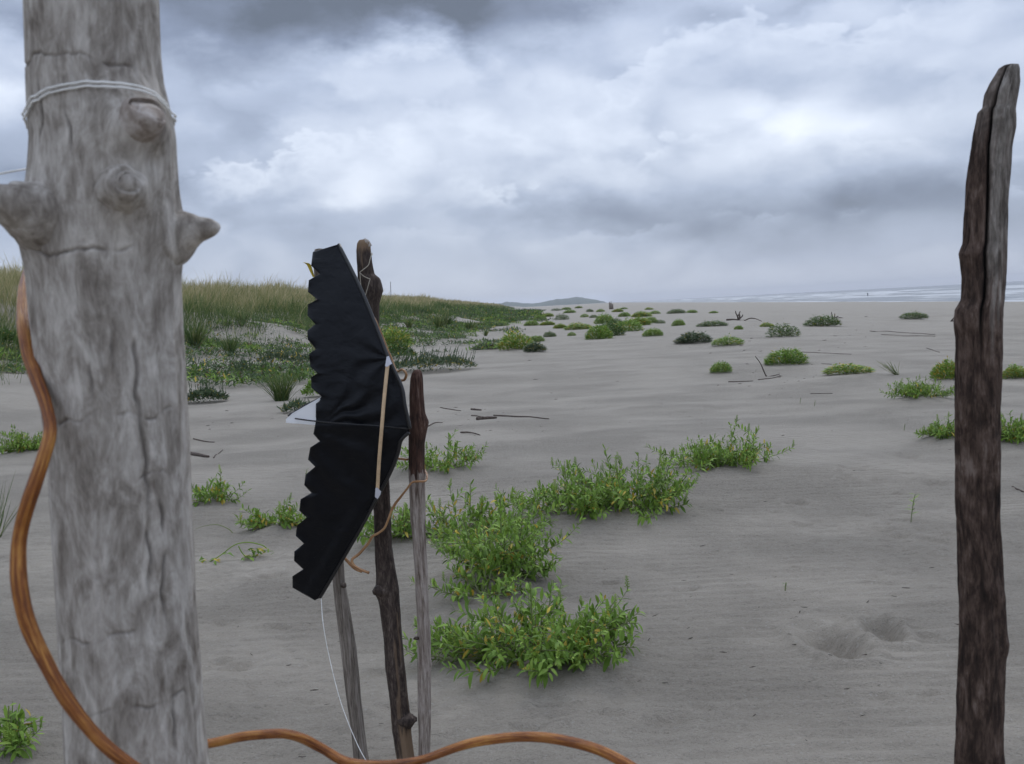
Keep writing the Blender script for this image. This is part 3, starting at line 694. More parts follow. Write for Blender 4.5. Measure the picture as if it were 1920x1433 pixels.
post_r = tag(link('driftwood_post', rp.mesh('driftwood_log', [M_right], rb), rb), 'tall dark brown split log with a spear shaped top, at the right', 'post')

# -- the three poles behind: dark, grey, half barked
YD, YG, YS = 2.98, 2.99, 2.95
def zz(py, Y, px=720): return at(px, py, Y)[2]
def dark_disp(th, z, rd):
    c, s_ = np.cos(th), np.sin(th)
    d = .0030*fbm(c*2.2, s_*2.2, z*8, 3, 41)+.0016*fbm(c*9, s_*9, z*18, 3, 42)
    d = d+bumps(th, z, rd, [(np.pi+.3, zz(1108, YD), .020, .018, .008), (-.3, zz(1352, YD), .022, .022, .010), (-.2, zz(540, YD), .016, .03, .006)])
    f = ((th+2*np.pi) % (2*np.pi))-1.5*np.pi
    n_ = fbm(c*5, s_*5, z*7, 3, 44)
    cr = ss(zz(1372, YD)+.03, zz(1372, YD)-.01, z+.05*n_)*ss(-.7, -.1, f+.5*n_)*(f < 1.6)*.8
    cr = np.maximum(cr, .45*ss(.38, .5, fbm(c*3+4, s_*3, z*5, 3, 45)))
    cr = np.maximum(cr, .8*ss(zz(475, YD), zz(458, YD), z+.012*n_))
    return d, cr
dp = Post([(450, 674, 690), (456, 670, 694), (470, 668, 695), (490, 669, 698), (515, 671, 702), (523, 671, 711), (546, 671, 715), (567, 672, 712), (600, 674, 711), (700, 680, 716), (800, 688, 722), (905, 697, 730), (955, 700, 732), (1025, 703, 735), (1083, 706, 745), (1104, 706, 749), (1140, 713, 751), (1184, 719, 753), (1258, 723, 760), (1317, 731, 766), (1371, 735, 770), (1421, 744, 776)],
          YD, -.15, None, (.0, 1.7, .004), 80, dark_disp)
db = (float(dp.cen(0.0)[0]), YD, 0.0)
post_d = tag(link('driftwood_pole', dp.mesh('driftwood_pole', [M_dark], db), db), 'tall dark bark covered pole standing behind the black kite', 'post')
stub(post_d, db, [at(722, 1108, 2.97), at(711, 1108, 2.95), at(705, 1109, 2.94), at(702, 1110, 2.935)], [.024, .0185, .013, .006], M_dark, 'knot', 3, .5, False, 16, 12)
stub(post_d, db, [at(760, 1352, 2.97), at(772, 1350, 2.95), at(779, 1349, 2.945), at(782, 1349, 2.945)], [.024, .015, .010, .006], M_dark, 'knot', 4, .5, False, 16, 12)
stub(post_d, db, [at(688, 462, 2.98), at(686, 454, 2.975), at(683, 448, 2.975)], [.012, .010, .004], M_stub, 'broken_end', 9, .5, False, 12, 8)
def grey_disp(th, z, rd):
    c, s_ = np.cos(th), np.sin(th)
    return .0020*fbm(c*3, s_*3, z*3, 3, 51)+.0014*fbm(c*12, s_*12, z*5, 3, 52), 0*z
gp = Post([(467, 591, 606), (474, 588, 610), (500, 588, 612), (1090, 624, 647), (1130, 628, 654), (1216, 639, 668), (1304, 649, 676), (1371, 659, 684), (1421, 663, 691)], YG, -.15, None, (0, 1.7, .006), 64, grey_disp)
gb = (float(gp.cen(0.0)[0]), YG, 0.0)
post_g = tag(link('driftwood_pole', gp.mesh('grey_pole', [M_grey], gb), gb), 'bare grey weathered pole leaning behind the kite tips, leftmost of the three poles', 'post')
V, Q, Tr = tube([at(644, 1098, 2.968), at(644.6, 1099, 2.962)], [.009, .005], 14, True, .3, 5)
link('knot', fmesh('knot', V-np.array(gb), [Q, Tr], [M_stick]), (0, 0, 0), post_g)
def small_disp(th, z, rd):
    c, s_ = np.cos(th), np.sin(th); zb = zz(975, YS)
    d = .0020*fbm(c*2.2, s_*2.2, z*6, 3, 61)+.0013*fbm(c*11, s_*11, z*7, 3, 62)
    d = d+.0022*ss(zb-.02, zb+.01, z+.03*fbm(c*3, s_*3, z*5, 2, 63))
    d = d+bumps(th, z, rd, [(-.2, zz(796, YS), .016, .02, .005), (-np.pi/2-.3, zz(840, YS), .012, .012, .003), (-.1, zz(1250, YS), .008, .01, .004)])
    return d, 0*z
sp = Post([(694, 778, 787), (699, 774, 790), (709, 771, 792), (740, 769, 793), (776, 769, 796), (792, 768, 800), (810, 767, 799), (832, 767, 795), (892, 767, 795), (972, 770, 797), (1025, 774, 799), (1077, 778, 802), (1157, 782, 805), (1184, 783, 808), (1237, 783, 808), (1317, 783, 808), (1397, 785, 806)], YS, -.15, None, (0, 1.5, .005), 64, small_disp)
sb = (float(sp.cen(0.0)[0]), YS, 0.0)
post_s = tag(link('driftwood_pole', sp.mesh('half_barked_pole', [M_two], sb), sb), 'shorter thin pole, dark bark above and pale bare wood below, right of the kite nose', 'post')
stub(post_s, sb, [at(783, 1197, 2.94), at(779, 1197, 2.925), at(776, 1198, 2.92)], [.006, .005, .003], M_dark, 'knot', 6, .5, False, 10, 8)

# ------------------------------------------------------------------ kite
def fabric(name, col, rough, ob=.3):
    m_, N = mat(name); co = objco(N)
    N.put(N.b.inputs['Base Color'], col); N.b.inputs['Specular IOR Level'].default_value = .17
    N.put(N.b.inputs['Roughness'], N.m('ADD', N.m('MULTIPLY', N.noise(co, 14.0, 4, .6), .22), rough-.1))
    n1 = bump(N, N.noise(N.scalevec(co, (9, 9, 14)), 1.0, 5, .6, 1.2), ob, .02)
    N.l.new(bump(N, N.noise(co, 900.0, 2), .08, .001, n1), N.b.inputs['Normal']); return m_
M_kite = fabric('black_kite_plastic', (.0045, .0055, .0080), .38, .3)
M_white = fabric('white_kite_plastic', (.85, .86, .88), .5, .15)
_N = NT(M_white.node_tree); _b = [n for n in _N.n if n.type == 'BSDF_PRINCIPLED'][0]; _o = [n for n in _N.n if n.type == 'OUTPUT_MATERIAL'][0]
_t = _N.new('ShaderNodeBsdfTranslucent'); _t.inputs[0].default_value = (.85, .86, .88, 1); _m = _N.new('ShaderNodeMixShader'); _m.inputs[0].default_value = .45
_N.l.new(_b.outputs[0], _m.inputs[1]); _N.l.new(_t.outputs[0], _m.inputs[2]); _N.l.new(_m.outputs[0], _o.inputs[0])
M_rod = plain('black_rod', (.010, .010, .011), .4)
M_dowel = plain('pine_dowel', (.55, .40, .25), .55, .4, .12, 60)
M_clear = fabric('pale_tape', (.55, .56, .62), .3, .1)
UPL = [(458.4, 634.5), (472.6, 586.6), (498.4, 583.3), (514, 599.5), (525.6, 578.9), (547.5, 577.3), (561.7, 595.4), (570.8, 577.3), (591.4, 576.3), (608, 591), (620, 576.3), (636.6, 576.8), (654.7, 592.3), (663.7, 579.4), (688, 582), (700, 596), (707.6, 583), (727, 584), (743.8, 602.6), (757.5, 592.3), (791, 592)]
UPR = [(458.4, 635), (533, 672.4), (587.5, 695.6), (667.6, 726.6), (684, 734), (727, 753.7), (758, 758.9), (796.7, 767.4), (803, 768)]
LOL = [(791, 592), (814, 587.6), (827.6, 599.5), (839.5, 581.5), (862, 577.5), (875.3, 591), (890, 573), (909.8, 570.4), (924.4, 584), (936.3, 563.7), (957.5, 561), (970.8, 575), (985.3, 557), (1005, 554.5), (1019.3, 569.8), (1034.4, 551.8), (1051.6, 551.3), (1067.5, 568.5), (1080.8, 548.4), (1102, 548.4), (1125.8, 590)]
LOR = [(803, 768), (811, 767.5), (826, 753), (847.5, 748), (876.6, 737.4), (921.7, 714.9), (956, 696), (1006.5, 668.5), (1120.5, 601), (1125.8, 590.5)]
YK = 2.77
def spine_y(u): return 791+12*u
def kdepth(px, py):
    s = (py-797)/330.0; u = (px-590)/180.0
    return YK+.13*s*s*(1 if s < 0 else .2)+(.13*s if s > 0 else 0)+.012*(1-u)
def kite_pt(px, py, off=0.0):
    p = at(px, py, kdepth(px, py)-off); return p
def wing(name, Lt, Rt, upper, parent, base):
    nr, nc = 260, 46
    ys = np.unique(np.concatenate([np.linspace(0, 1, nr), [(y-Lt[0][0])/(Lt[-1][0]-Lt[0][0]) for y, _ in Lt]]))
    V = []
    ly = [a for a, _ in Lt]; lx = [b for _, b in Lt]; ry = [a for a, _ in Rt]; rx = [b for _, b in Rt]
    for t in ys:
        for u in np.linspace(0, 1, nc):
            yl = ly[0]+t*(ly[-1]-ly[0]); yr = ry[0]+t*(ry[-1]-ry[0])
            xl = np.interp(yl, ly, lx); xr = np.interp(yr, ry, rx)
            # left edge follows the saw teeth, blending to smooth inside
            V.append((xl+(xr-xl)*u, yl+(yr-yl)*u, u, t))
    V = np.array(V); px, py, u, t = V.T
    inner = np.clip(np.minimum(u, 1-u)*9, 0, 1)
    if upper:
        ang = np.arctan2(px-600, 800-py); rad_ = np.hypot(px-600, 800-py)
        fold = .0055*np.sin(ang*16+2.0*vnoise(rad_/40., ang*3))*np.exp(-((rad_-90)/75.)**2)*ss(.25, .9, ang)
        fold = fold+.004*np.sin((px*.75+py*.5)/15.+2*vnoise(px/60., py/60.))*np.exp(-((py-540)/60.)**2)*.5
        ang2 = np.arctan2(730-px, 672-py+1e-6); fold = fold+.004*np.sin(ang2*9)*np.exp(-np.hypot(730-px, 672-py)/90.)
    else:
        ang = np.arctan2(py-795, px-590+30); rad_ = np.hypot(px-590, py-795)
        fold = .005*np.sin(ang*15+1.5*vnoise(rad_/50., ang*2))*np.exp(-((rad_-120)/80.)**2)
        q = (px-668.5)*.86+(py-1006.5)*.51      # distance in from the lower leading edge
        fold = fold+.012*np.exp(-((q+22)/13.)**2)*ss(900, 1000, py)
    nz = fbm(px/24., py/28., 0, 4, 91 if upper else 92); fold = fold+.0016*(1-2*np.abs(nz))
    # saw tooth flaps curl a little
    curl = .006*np.exp(-u*22)*np.sin(py/5.5)
    P = np.array([kite_pt(a, b, f_) for a, b, f_ in zip(px, py, fold*inner+curl)])
    n, m_ = len(ys), nc; i, j = np.meshgrid(np.arange(n-1), np.arange(m_-1), indexing='ij')
    Q = np.stack([i*m_+j, (i+1)*m_+j, (i+1)*m_+j+1, i*m_+j+1], -1).reshape(-1, 4)
    o = link(name, fmesh(name, P-np.array(base), Q, [M_kite]), (0, 0, 0), parent)
    md = o.modifiers.new('thickness', 'SOLIDIFY'); md.thickness = .0005; md.offset = 0
    return o
kb = kite_pt(680, 800); kite = empty('kite', tuple(kb))
tag(kite, 'black bird shaped kite with saw tooth wings hanging upright on the poles', 'kite')
wing('upper_wing', UPL, UPR, True, kite, kb); wing('lower_wing', LOL, LOR, False, kite, kb)
def kt(name, pts, rad, m_, off=.004, n=8, parent=None, per=24, base=None):
    P = smooth_path([kite_pt(a, b, off) for a, b in pts], per); V, Q, Tr = tube(P, rad, n)
    return link(name, fmesh(name, V-np.array(kb), [Q, Tr], [m_]), (0, 0, 0), parent or kite)
kt('leading_edge_rod', [(b, a) for a, b in UPR], .0052, M_rod, .001, 10, per=60)
kt('leading_edge_rod', [(b-1, a) for a, b in LOR[1:-1]], .0052, M_rod, .001, 10, per=60)
kt('spine_rod', [(553, 785), (592, 790), (650, 795), (710, 799), (767, 804)], .0020, M_rod, .002)
sp_ = [(727, 681), (721, 740), (716, 800), (711, 862), (707.5, 922)]
P = smooth_path([kite_pt(a, b, .022) for a, b in sp_], 30); V, Q, Tr = tube(P, .0052, 10)
link('spreader_stick', fmesh('spreader_stick', V-np.array(kb), [Q, Tr], [M_dowel]), (0, 0, 0), kite)
def patch(name, pts, m_, off=.01, th=.0015, parent=None):
    P = np.array([kite_pt(a, b, off) for a, b in pts]); n = len(P); P2 = P+np.array([0, th, 0])
    V = np.vstack([P, P2]); me = bpy.data.meshes.new(name)
    me.from_pydata([tuple(v) for v in V-np.array(kb)], [], [tuple(range(n))[::-1], tuple(range(n, 2*n))]+[(i, (i+1) % n, (i+1) % n+n, i+n) for i in range(n)])
    me.materials.append(m_); me.update(); return link(name, me, (0, 0, 0), parent or kite)
patch('spreader_pocket', [(725, 669), (729, 668), (735, 682), (731, 684.5), (726, 688), (722, 687)], M_clear, .032)
patch('spreader_pocket', [(704, 915), (708, 915), (714.5, 922), (713, 928), (708, 936), (703, 932)], M_clear, .032)
tail = patch('tail', [(602, 744.5), (604, 747), (593, 758), (592, 797), (536, 793), (536.5, 786), (548, 775)], M_white, -.004, .0012)
V, Q, Tr = tube([kite_pt(603, 744.5, -.008), kite_pt(570, 761, -.008), kite_pt(540, 780, -.008)], .0022, 8)
link('tail_edge', fmesh('tail_edge', V-np.array(kb), [Q, Tr], [M_rod]), (0, 0, 0), tail)
# hem band along the lower leading edge
patch('hem', [(694, 957), (668, 1000), (596, 1117), (592, 1108), (640, 1025), (678, 960)], M_kite, .006)
patch('tip_panel', [(612, 1082), (594, 1108), (566, 1072), (606, 1028), (640, 985), (652, 992)], M_kite, .005)
P = smooth_path([kite_pt(602, 1120), at(606, 1170, 2.87), at(618, 1235, 2.86), at(640, 1320, 2.83), at(672, 1400, 2.79), at(700, 1450, 2.76), at(705, 1475, 2.74)], 40)
V, Q, Tr = tube(P, .0010, 6)
link('kite_line', fmesh('kite_line', V-np.array(kb), [Q, Tr], [m_str]), (0, 0, 0), kite)

# yellow ribbon on the grey pole, string on the dark pole
m_rib = plain('yellow_ribbon', (.55, .42, .035), .5, .4, .15, 80)
P = smooth_path([at(588, 520, 2.955), at(584, 510, 2.95), at(579, 498, 2.945), at(574, 494, 2.94)], 16)
V = np.vstack([P+np.array([-.004, 0, .002])*np.linspace(.6, 1.9, len(P))[:, None], P+np.array([.006, -.003, 0])*np.linspace(.6, 1.5, len(P))[:, None]]); n = len(P)
o = link('ribbon', fmesh('ribbon', V-P[0], np.array([(i, i+1, n+i+1, n+i) for i in range(n-1)]), [m_rib]), tuple(P[0]))
o.modifiers.new('thickness', 'SOLIDIFY').thickness = .001
tag(o, 'yellow ribbon end sticking out behind the kite upper wing tip', 'ribbon')
stn = plain('thin_pale_string', (.42, .38, .31), .8, .2)
parts = []
for pts in [[(697, 477, 0), (694, 486, 0), (691, 497, 0), (683, 504, 0), (674, 511, 0)], [(674, 511, 0), (682, 518, 0), (690, 522, 0), (694, 523, 0)], [(675, 512, 0), (676, 530, 0), (679, 552, 0)], [(694, 523, 0), (690, 537, 0), (684, 558, 0)], [(684, 558, 0), (687, 567, 0), (689, 575, 0)], [(695, 474, 0), (698, 476, 0), (697, 479, 0)]]:
    parts.append(tube(smooth_path([at(a, b, 2.925) for a, b, c in pts], 16), .0013, 6))
V, Q, Tr = joinm(parts); b = V.mean(0)
tag(link('string', fmesh('post_string', V-b, [Q, Tr], [stn]), tuple(b)), 'thin pale string tied to the top of the dark pole above the kite', 'string')
# tan stalk woven through the poles
stalk('dried_stalk', [at(698, 592, 2.92), at(706, 606, 2.92), at(713, 622, 2.925), at(728, 660, 2.93), at(742, 695, 2.92), at(753, 693.5, 2.90), at(760.5, 702, 2.89), at(758, 712, 2.90), at(750, 720, 2.93), at(740, 780, 2.94), at(742, 850, 2.94), at(755, 860, 2.93), at(775, 862, 2.99), at(790, 875, 3.01), at(798.5, 889, 2.97), at(797, 902, 2.92), at(783, 903, 2.90), at(771, 905, 2.905),
      at(762, 917, 2.91), at(748, 935, 2.915), at(735, 953, 2.92), at(727, 975, 2.915), at(720, 991, 2.915), at(709, 1000, 2.92), at(697, 1007, 2.92), at(687, 1023, 2.92), at(673, 1039, 2.92), at(661, 1049, 2.91), at(664, 1060, 2.90), at(676, 1068, 2.89), at(691, 1074, 2.88)], [.0036, .004, .0036, .0034, .0033, .0034, .0038, .0038], M_kelp2, 'thin tan stalk looped round the half barked pole and dark pole', 33, 12, 240)
stalk('dried_stalk', [at(640, 1038, 2.93), at(649, 1048, 2.92), at(658, 1058, 2.915), at(668, 1066, 2.91), at(680, 1071.5, 2.90)], [.004, .005, .004], M_kelp2, 'short tan stalk end poking out under the kite lower wing', 35, 10, 30)

# ------------------------------------------------------------------ plants
def leaf_shape(wd=.26, droop=.25, lobes=.0, fold=.25, st=6):
    V, Q = [], []
    for i in range(st+1):
        t = i/st; hw = wd*.5*(math.sin(math.pi*min(1, t**.72*1.0))**.8*(0.55+.6*t) if 0 < t < 1 else (.10 if t == 0 else .02))
        if lobes: hw *= 1+lobes*math.sin(t*19)
        z = -droop*t*t
        V += [(-hw, t, z+hw*fold), (0, t, z), (hw, t, z+hw*fold)]
    for i in range(st):
        a = i*3; Q += [(a, a+1, a+4, a+3), (a+1, a+2, a+5, a+4)]
    return np.array(V), np.array(Q)
LEAFS = [leaf_shape(.36, .22), leaf_shape(.42, .42, .10), leaf_shape(.32, -.10, .06), leaf_shape(.45, .6, .12)]
LSIMPLE = leaf_shape(.32, .3, 0, .2, 2)
LEAF_ME = [fmesh('leaf', v, q, [M_leaf]) for v, q in LEAFS]
YLEAF_ME = fmesh('leaf', *LEAFS[3], [M_yleaf])
def basis(d, nrm):
    d = d/(np.linalg.norm(d)+1e-9); x = np.cross(d, nrm); x /= np.linalg.norm(x)+1e-9; z = np.cross(x, d)
    return np.stack([x, d, z], 1)
def leaves_mesh(name, items, mats, shapes):
    """items: (pos, basis 3x3, scale, shape index, material index)"""
    Vs, Qs, mi, tint, o = [], [], [], [], 0
    rg = np.random.default_rng(len(items)+7)
    for p, B, s, k, m__ in items:
        v, q = shapes[k % len(shapes)]
        Vs.append(p+(v*s)@B.T); Qs.append(q+o); o += len(v); mi.append(np.full(len(q), m__)); tint.append(np.full(len(v), rg.random()))
    return fmesh(name, np.vstack(Vs), np.vstack(Qs), mats, attrs={'tint': np.concatenate(tint)}, midx=np.concatenate(mi))
def spike_mesh(rg, n=26, h=1.0):
    items = []
    parts = [tube([(0, 0, 0), (0, 0, h)], [.018, .012], 5)]
    for i in range(n):
        t = .12+.88*i/n; a = i*2.4; r = .055*(1.15-.75*t)
        c = np.array([math.cos(a)*r, math.sin(a)*r, t*h]); L = .10*(1.2-.5*t); d = np.array([math.cos(a)*.55, math.sin(a)*.55, .8])
        d /= np.linalg.norm(d)
        V, Q, Tr = tube([c, c+d*L*.5, c+d*L], [.012, .030*(1.2-.5*t), .006], 5)
        parts.append((V, Q, Tr))
    V, Q, Tr = joinm(parts); return fmesh('flower_spike', V, [Q, Tr], [M_spike])
SPIKES = [spike_mesh(np.random.default_rng(i), 22+4*i) for i in range(3)]
def bez(a, b, c, n): t = np.linspace(0, 1, n)[:, None]; return (1-t)**2*a+2*t*(1-t)*b+t*t*c
def grow(rg, W, H, nst, leafL, wind=(0, 0), dense=1.0):
    stems, lv, spk = [], [], []
    def leafy(P, t0, gap, Lf):
        seg = np.linalg.norm(np.diff(P, axis=0), axis=1); Lt = np.concatenate([[0], np.cumsum(seg)]); s = t0*Lt[-1]; a = rg.random()*6.28
        while s < Lt[-1]:
            p = np.array([np.interp(s, Lt, P[:, k]) for k in range(3)]); q = np.array([np.interp(min(s+.01, Lt[-1]+.0), Lt, P[:, k]) for k in range(3)])-np.array([np.interp(s-.01, Lt, P[:, k]) for k in range(3)])
            tg = q/(np.linalg.norm(q)+1e-9); sd = np.cross(tg, [math.cos(a), math.sin(a), .3]); sd /= np.linalg.norm(sd)+1e-9
            up = .35+.5*(s/Lt[-1]); d = tg*up+sd*(1.05-.3*s/Lt[-1])+np.array([0, 0, .18])
            fr = s/Lt[-1]; L = Lf*(.65+.6*rg.random())*(1.1-.45*fr)
            nrm = np.array([rg.normal()*.35, rg.normal()*.35, 1.0])
            yel = rg.random() < (.09 if p[2] < H*.40 and np.hypot(p[0], p[1]) < W*.36 else .012)
            lv.append((p, basis(d, nrm), L, int(rg.integers(0, 4)) , 1 if yel else 0)); a += 2.4+rg.normal()*.3; s += gap*(.6+.8*rg.random())*(1.25-.65*fr)
    for i in range(nst):
        a = 6.283*rg.random(); rc = W*.5*(.12+.98*rg.random()**.7)
        zt = H*(.22+.62*rg.random()**1.3)*(1-.45*(rc/(W*.5))**2)
        b0 = np.array([math.cos(a), math.sin(a)*.8, 0])*W*.05*rg.random()
        e = np.array([math.cos(a)*rc+wind[0]*H, math.sin(a)*rc*.8+wind[1]*H, zt])
        c_ = np.array([math.cos(a)*rc*.7, math.sin(a)*rc*.56, zt*.12+.01])
        P = bez(b0, c_, e, 9); stems.append((P, .0030+.0012*rg.random())); leafy(P, .30, .020/dense, leafL)
        for k in range(int(rg.integers(2, 5))):
            t = .3+.62*rg.random(); p0 = P[int(t*8)]; aa = a+rg.normal()*.9; ln = H*(.25+.38*rg.random())
            e2 = p0+np.array([math.cos(aa)*ln*.8, math.sin(aa)*ln*.75, ln*(.22+.48*rg.random())]); e2[2] = min(e2[2], H*.95)
            P2 = bez(p0, p0+np.array([math.cos(aa)*ln*.4, math.sin(aa)*ln*.4, ln*.12]), e2, 6); stems.append((P2, .0021)); leafy(P2, .10, .014/dense, leafL*.9)
            if rg.random() < .16: spk.append((P2[-1], .025+.04*rg.random(), rg.normal()*.15, rg.normal()*.15))
        if rg.random() < .4: spk.append((P[-1], .03+.045*rg.random(), rg.normal()*.15, rg.normal()*.15))
    return stems, lv, spk
def rocket(x, y, W, H, nst, nobj, label, seed, leafL=.056):
    rg = np.random.default_rng(seed); z = gz(x, y)-.01
    root = empty('sea_rocket', (x, y, z)); tag(root, label, 'plant', 'sea rocket plants on the near sand')
    st, lv, spk = grow(rg, W, H, nst, leafL, dense=.95)
    # follow the ground: lift each piece by the terrain under it
    def lift(p): return np.array([p[0], p[1], max(p[2], .006)+gz(x+p[0], y+p[1])-z-.008])
    base_z = terrain(np.array([x+p[0][0] for p in lv]), np.array([y+p[0][1] for p in lv]))-z
    lv = [(np.array([p[0], p[1], max(p[2], .012)+bz-.006]), B, s, k, m__) for (p, B, s, k, m__), bz in zip(lv, base_z)]
    parts = []
    for P, r in st:
        bz = terrain(x+P[:, 0], y+P[:, 1])-z; P = P.copy(); P[:, 2] = P[:, 2]+bz-.006; parts.append(tube(P, np.linspace(r, r*.55, len(P)), 5, False))
    V, Q, Tr = joinm(parts); o = link('stems', fmesh('stems', V, [Q], [M_stem]), (0, 0, 0), root); o['kind'] = 'stuff'
    cl = np.array([-x, -y, CAMH-z]); order = sorted(range(len(lv)), key=lambda i: np.linalg.norm(lv[i][0]-cl)-.15*lv[i][0][2])
    for i in order[:nobj]:
        p, B, s, k, m__ = lv[i]; o = bpy.data.objects.new('leaf', YLEAF_ME if m__ else LEAF_ME[k]); C.objects.link(o); o.parent = root
        M4 = Matrix.Identity(4)
        for a in range(3):
            for b in range(3): M4[a][b] = B[a][b]*s
            M4[a][3] = p[a]
        o.matrix_basis = M4
    rest = [lv[i] for i in order[nobj:]]
    if rest: o = link('leaves', leaves_mesh('leaves', rest, [M_leaf, M_yleaf], LEAFS), (0, 0, 0), root); o['kind'] = 'stuff'
    for p, h, ax, ay in spk:
        o = bpy.data.objects.new('flower_spike', SPIKES[int(h*1000) % 3]); C.objects.link(o); o.parent = root
        o.location = (p[0], p[1], p[2]+gz(x+p[0], y+p[1])-z-.008); o.scale = (h*1.7, h*1.7, h); o.rotation_euler = (ax, ay, h*77)
    return len(lv)
for i, (r_, (x, y, wm, hm)) in enumerate(zip(ROCKETS, PL)):
    rocket(x, y, wm, hm, r_[4], r_[5], r_[6], 100+i)

# bushes: one foliage mesh and one stem mesh per kind, shared
def bush_meshes(kind, seed, n=620):
    rg = np.random.default_rng(seed); lv, stp = [], []
    lum = {'b': (M_leaf, .10), 'y': (M_leaf, .11), 'd': (M_leafd, .085), 'g': (M_grey_leaf, .11)}[kind]
    for i in range(n):
        a = rg.random()*6.283; r = math.sqrt(rg.random())*.5; lump = .86+.20*float(vnoise(math.cos(a)*2+seed, math.sin(a)*2, r*5, seed))+.28*rg.random()*(rg.random() < .12)
        top = math.sqrt(max(0.02, 1-(r/.52)**2))*lump; zf = top*(1-.97*rg.random()**1.5)
        p = np.array([math.cos(a)*r, math.sin(a)*r, max(.02, zf)])*np.array([1, 1, 1.0]); d = np.array([math.cos(a)*r*1.6+rg.normal()*.35, math.sin(a)*r*1.6+rg.normal()*.35, .55+rg.random()*.6])
        yel = rg.random() < {'b': .05, 'y': .20, 'd': .02, 'g': .04}[kind]
        lv.append((p, basis(d, np.array([rg.normal()*.5, rg.normal()*.5-.3, 1.])), lum[1]*1.25*(.6+.7*rg.random()), 0, 1 if yel else 0))
        if i < 26: stp.append(tube(bez(np.array([0, 0, 0.]), np.array([p[0]*.6, p[1]*.6, .1]), p, 5), .008, 4, False))
    V, Q, Tr = joinm(stp)
    return leaves_mesh('foliage', lv, [lum[0], M_yleaf], [LSIMPLE]), fmesh('stems', V, [Q], [M_stem])
BM = {k: [bush_meshes(k, 10*j+ord(k), 2000 if j < 2 else 1400) for j in range(3)] for k in 'bydg'}
def bush(x, y, W, H, kind, j, label, group, name='beach_bush', rot=0.0, dep=.8):
    root = empty(name, (x, y, gz(x, y)-.10*H)); tag(root, label, 'bush', group)
    fo, sm_ = BM[kind][j % 3]
    for nm, me_ in (('foliage', fo), ('stems', sm_)):
        o = link(nm, me_, (0, 0, 0), root); o['kind'] = 'stuff'
    root.scale = (W, W*dep, H); root.rotation_euler = (0, 0, rot)
for i, (b_, (x, y, wm, hm)) in enumerate(zip(BUSHES, BL)):
    bush(x, y, wm, hm*1.08, b_[4], i, b_[5], 'bushes scattered over the sand', rot=(i*1.3) % .7-.35)
FAR_LABEL = {(1124, 636): 'front left bush of the long green clump in the middle distance', (1146, 630): 'front right bush of the long green clump in the middle distance', (1178, 621): 'middle bush of the long green clump, behind its front two',
 (1197, 611): 'bush in the right half of the long green clump', (1218, 606): 'last low bush at the right end of the long green clump', (1133, 607): 'bush behind the left end of the long green clump', (1085, 618): 'low wide mat left of the long green clump',
 (1268, 588): 'wide low bush far off, left of the last tiny bush below the surf', (1203, 594): 'low bush straight behind the long green clump', (1335, 612): 'wide flat bush just left of the antler shaped driftwood', (1272, 611): 'small round bush midway between long clump and antler driftwood',
 (1438, 613): 'small flat bush right of the arched dark branch', (1385, 618): 'tiny bush directly below the antler shaped driftwood', (1005, 641): 'low bush behind the right grey mat of the yellow green bush', (1031, 632): 'small bush right of and behind the yellow green bush',
 (1338, 588): 'tiny far bush nearest the sea, left of the antler driftwood', (1297, 587): 'tiny far bush right of the wide low bush below the surf', (1072, 630): 'tiny bush between the yellow green bush and the long clump'}
for i, (x, y, wm, hm) in enumerate(FL):
    bush(x, y, wm, hm*1.1, 'bdby'[i % 4], i, FAR_LABEL.get(FAR[i][:2], 'small distant green bush in the scattered clumps towards the headland'), 'distant clumps towards the headland', rot=(i*.7) % .8-.4)

# seedling, wilted plant
def seedling(px, py, hpx, label, seed, n=9):
    x, y = G(px, py); z = gz(x, y); h = hpx*y/F; rg = np.random.default_rng(seed)
    root = empty('seedling', (x, y, z)); tag(root, label, 'plant')
    P = bez(np.array([0, 0, -.01]), np.array([h*.05, 0, h*.5]), np.array([h*.18, 0, h]), 8); V, Q, Tr = tube(P, .0028, 6)
    link('stem', fmesh('stem', V, [Q, Tr], [M_stem]), (0, 0, 0), root)
    for i in range(n):
        t = .35+.65*i/n; p = P[min(7, int(t*8))]; a = i*2.4; d = np.array([math.cos(a), math.sin(a), .35+.3*rg.random()])
        o = bpy.data.objects.new('leaf', LEAF_ME[i % 3]); C.objects.link(o); o.parent = root
        B = basis(d, np.array([0, 0, 1.])); s = h*(.26 if h > .06 else .5)*(.8+.4*rg.random()); M4 = Matrix.Identity(4)
        for a_ in range(3):
            for b in range(3): M4[a_][b] = B[a_][b]*s
            M4[a_][3] = p[a_]
        o.matrix_basis = M4
seedling(1708, 977, 50, 'lone thin seedling on bare sand left of the dark right post', 1, 11)
seedling(1472, 1106, 14, 'tiny leafy sprout on the rippled sand above the two footprints', 2, 6)
seedling(1500, 757, 11, 'tiny dark sprout beside another, on open sand behind the round plant', 3, 5)
seedling(1527, 762, 11, 'tiny dark sprout, right one of two below a short twig', 4, 5)
seedling(1695, 808, 13, 'tiny sprout left of the plant that touches the dark right post', 5, 5)
seedling(573, 902, 22, 'small sprout peeking out left of the kite saw teeth', 6, 6)
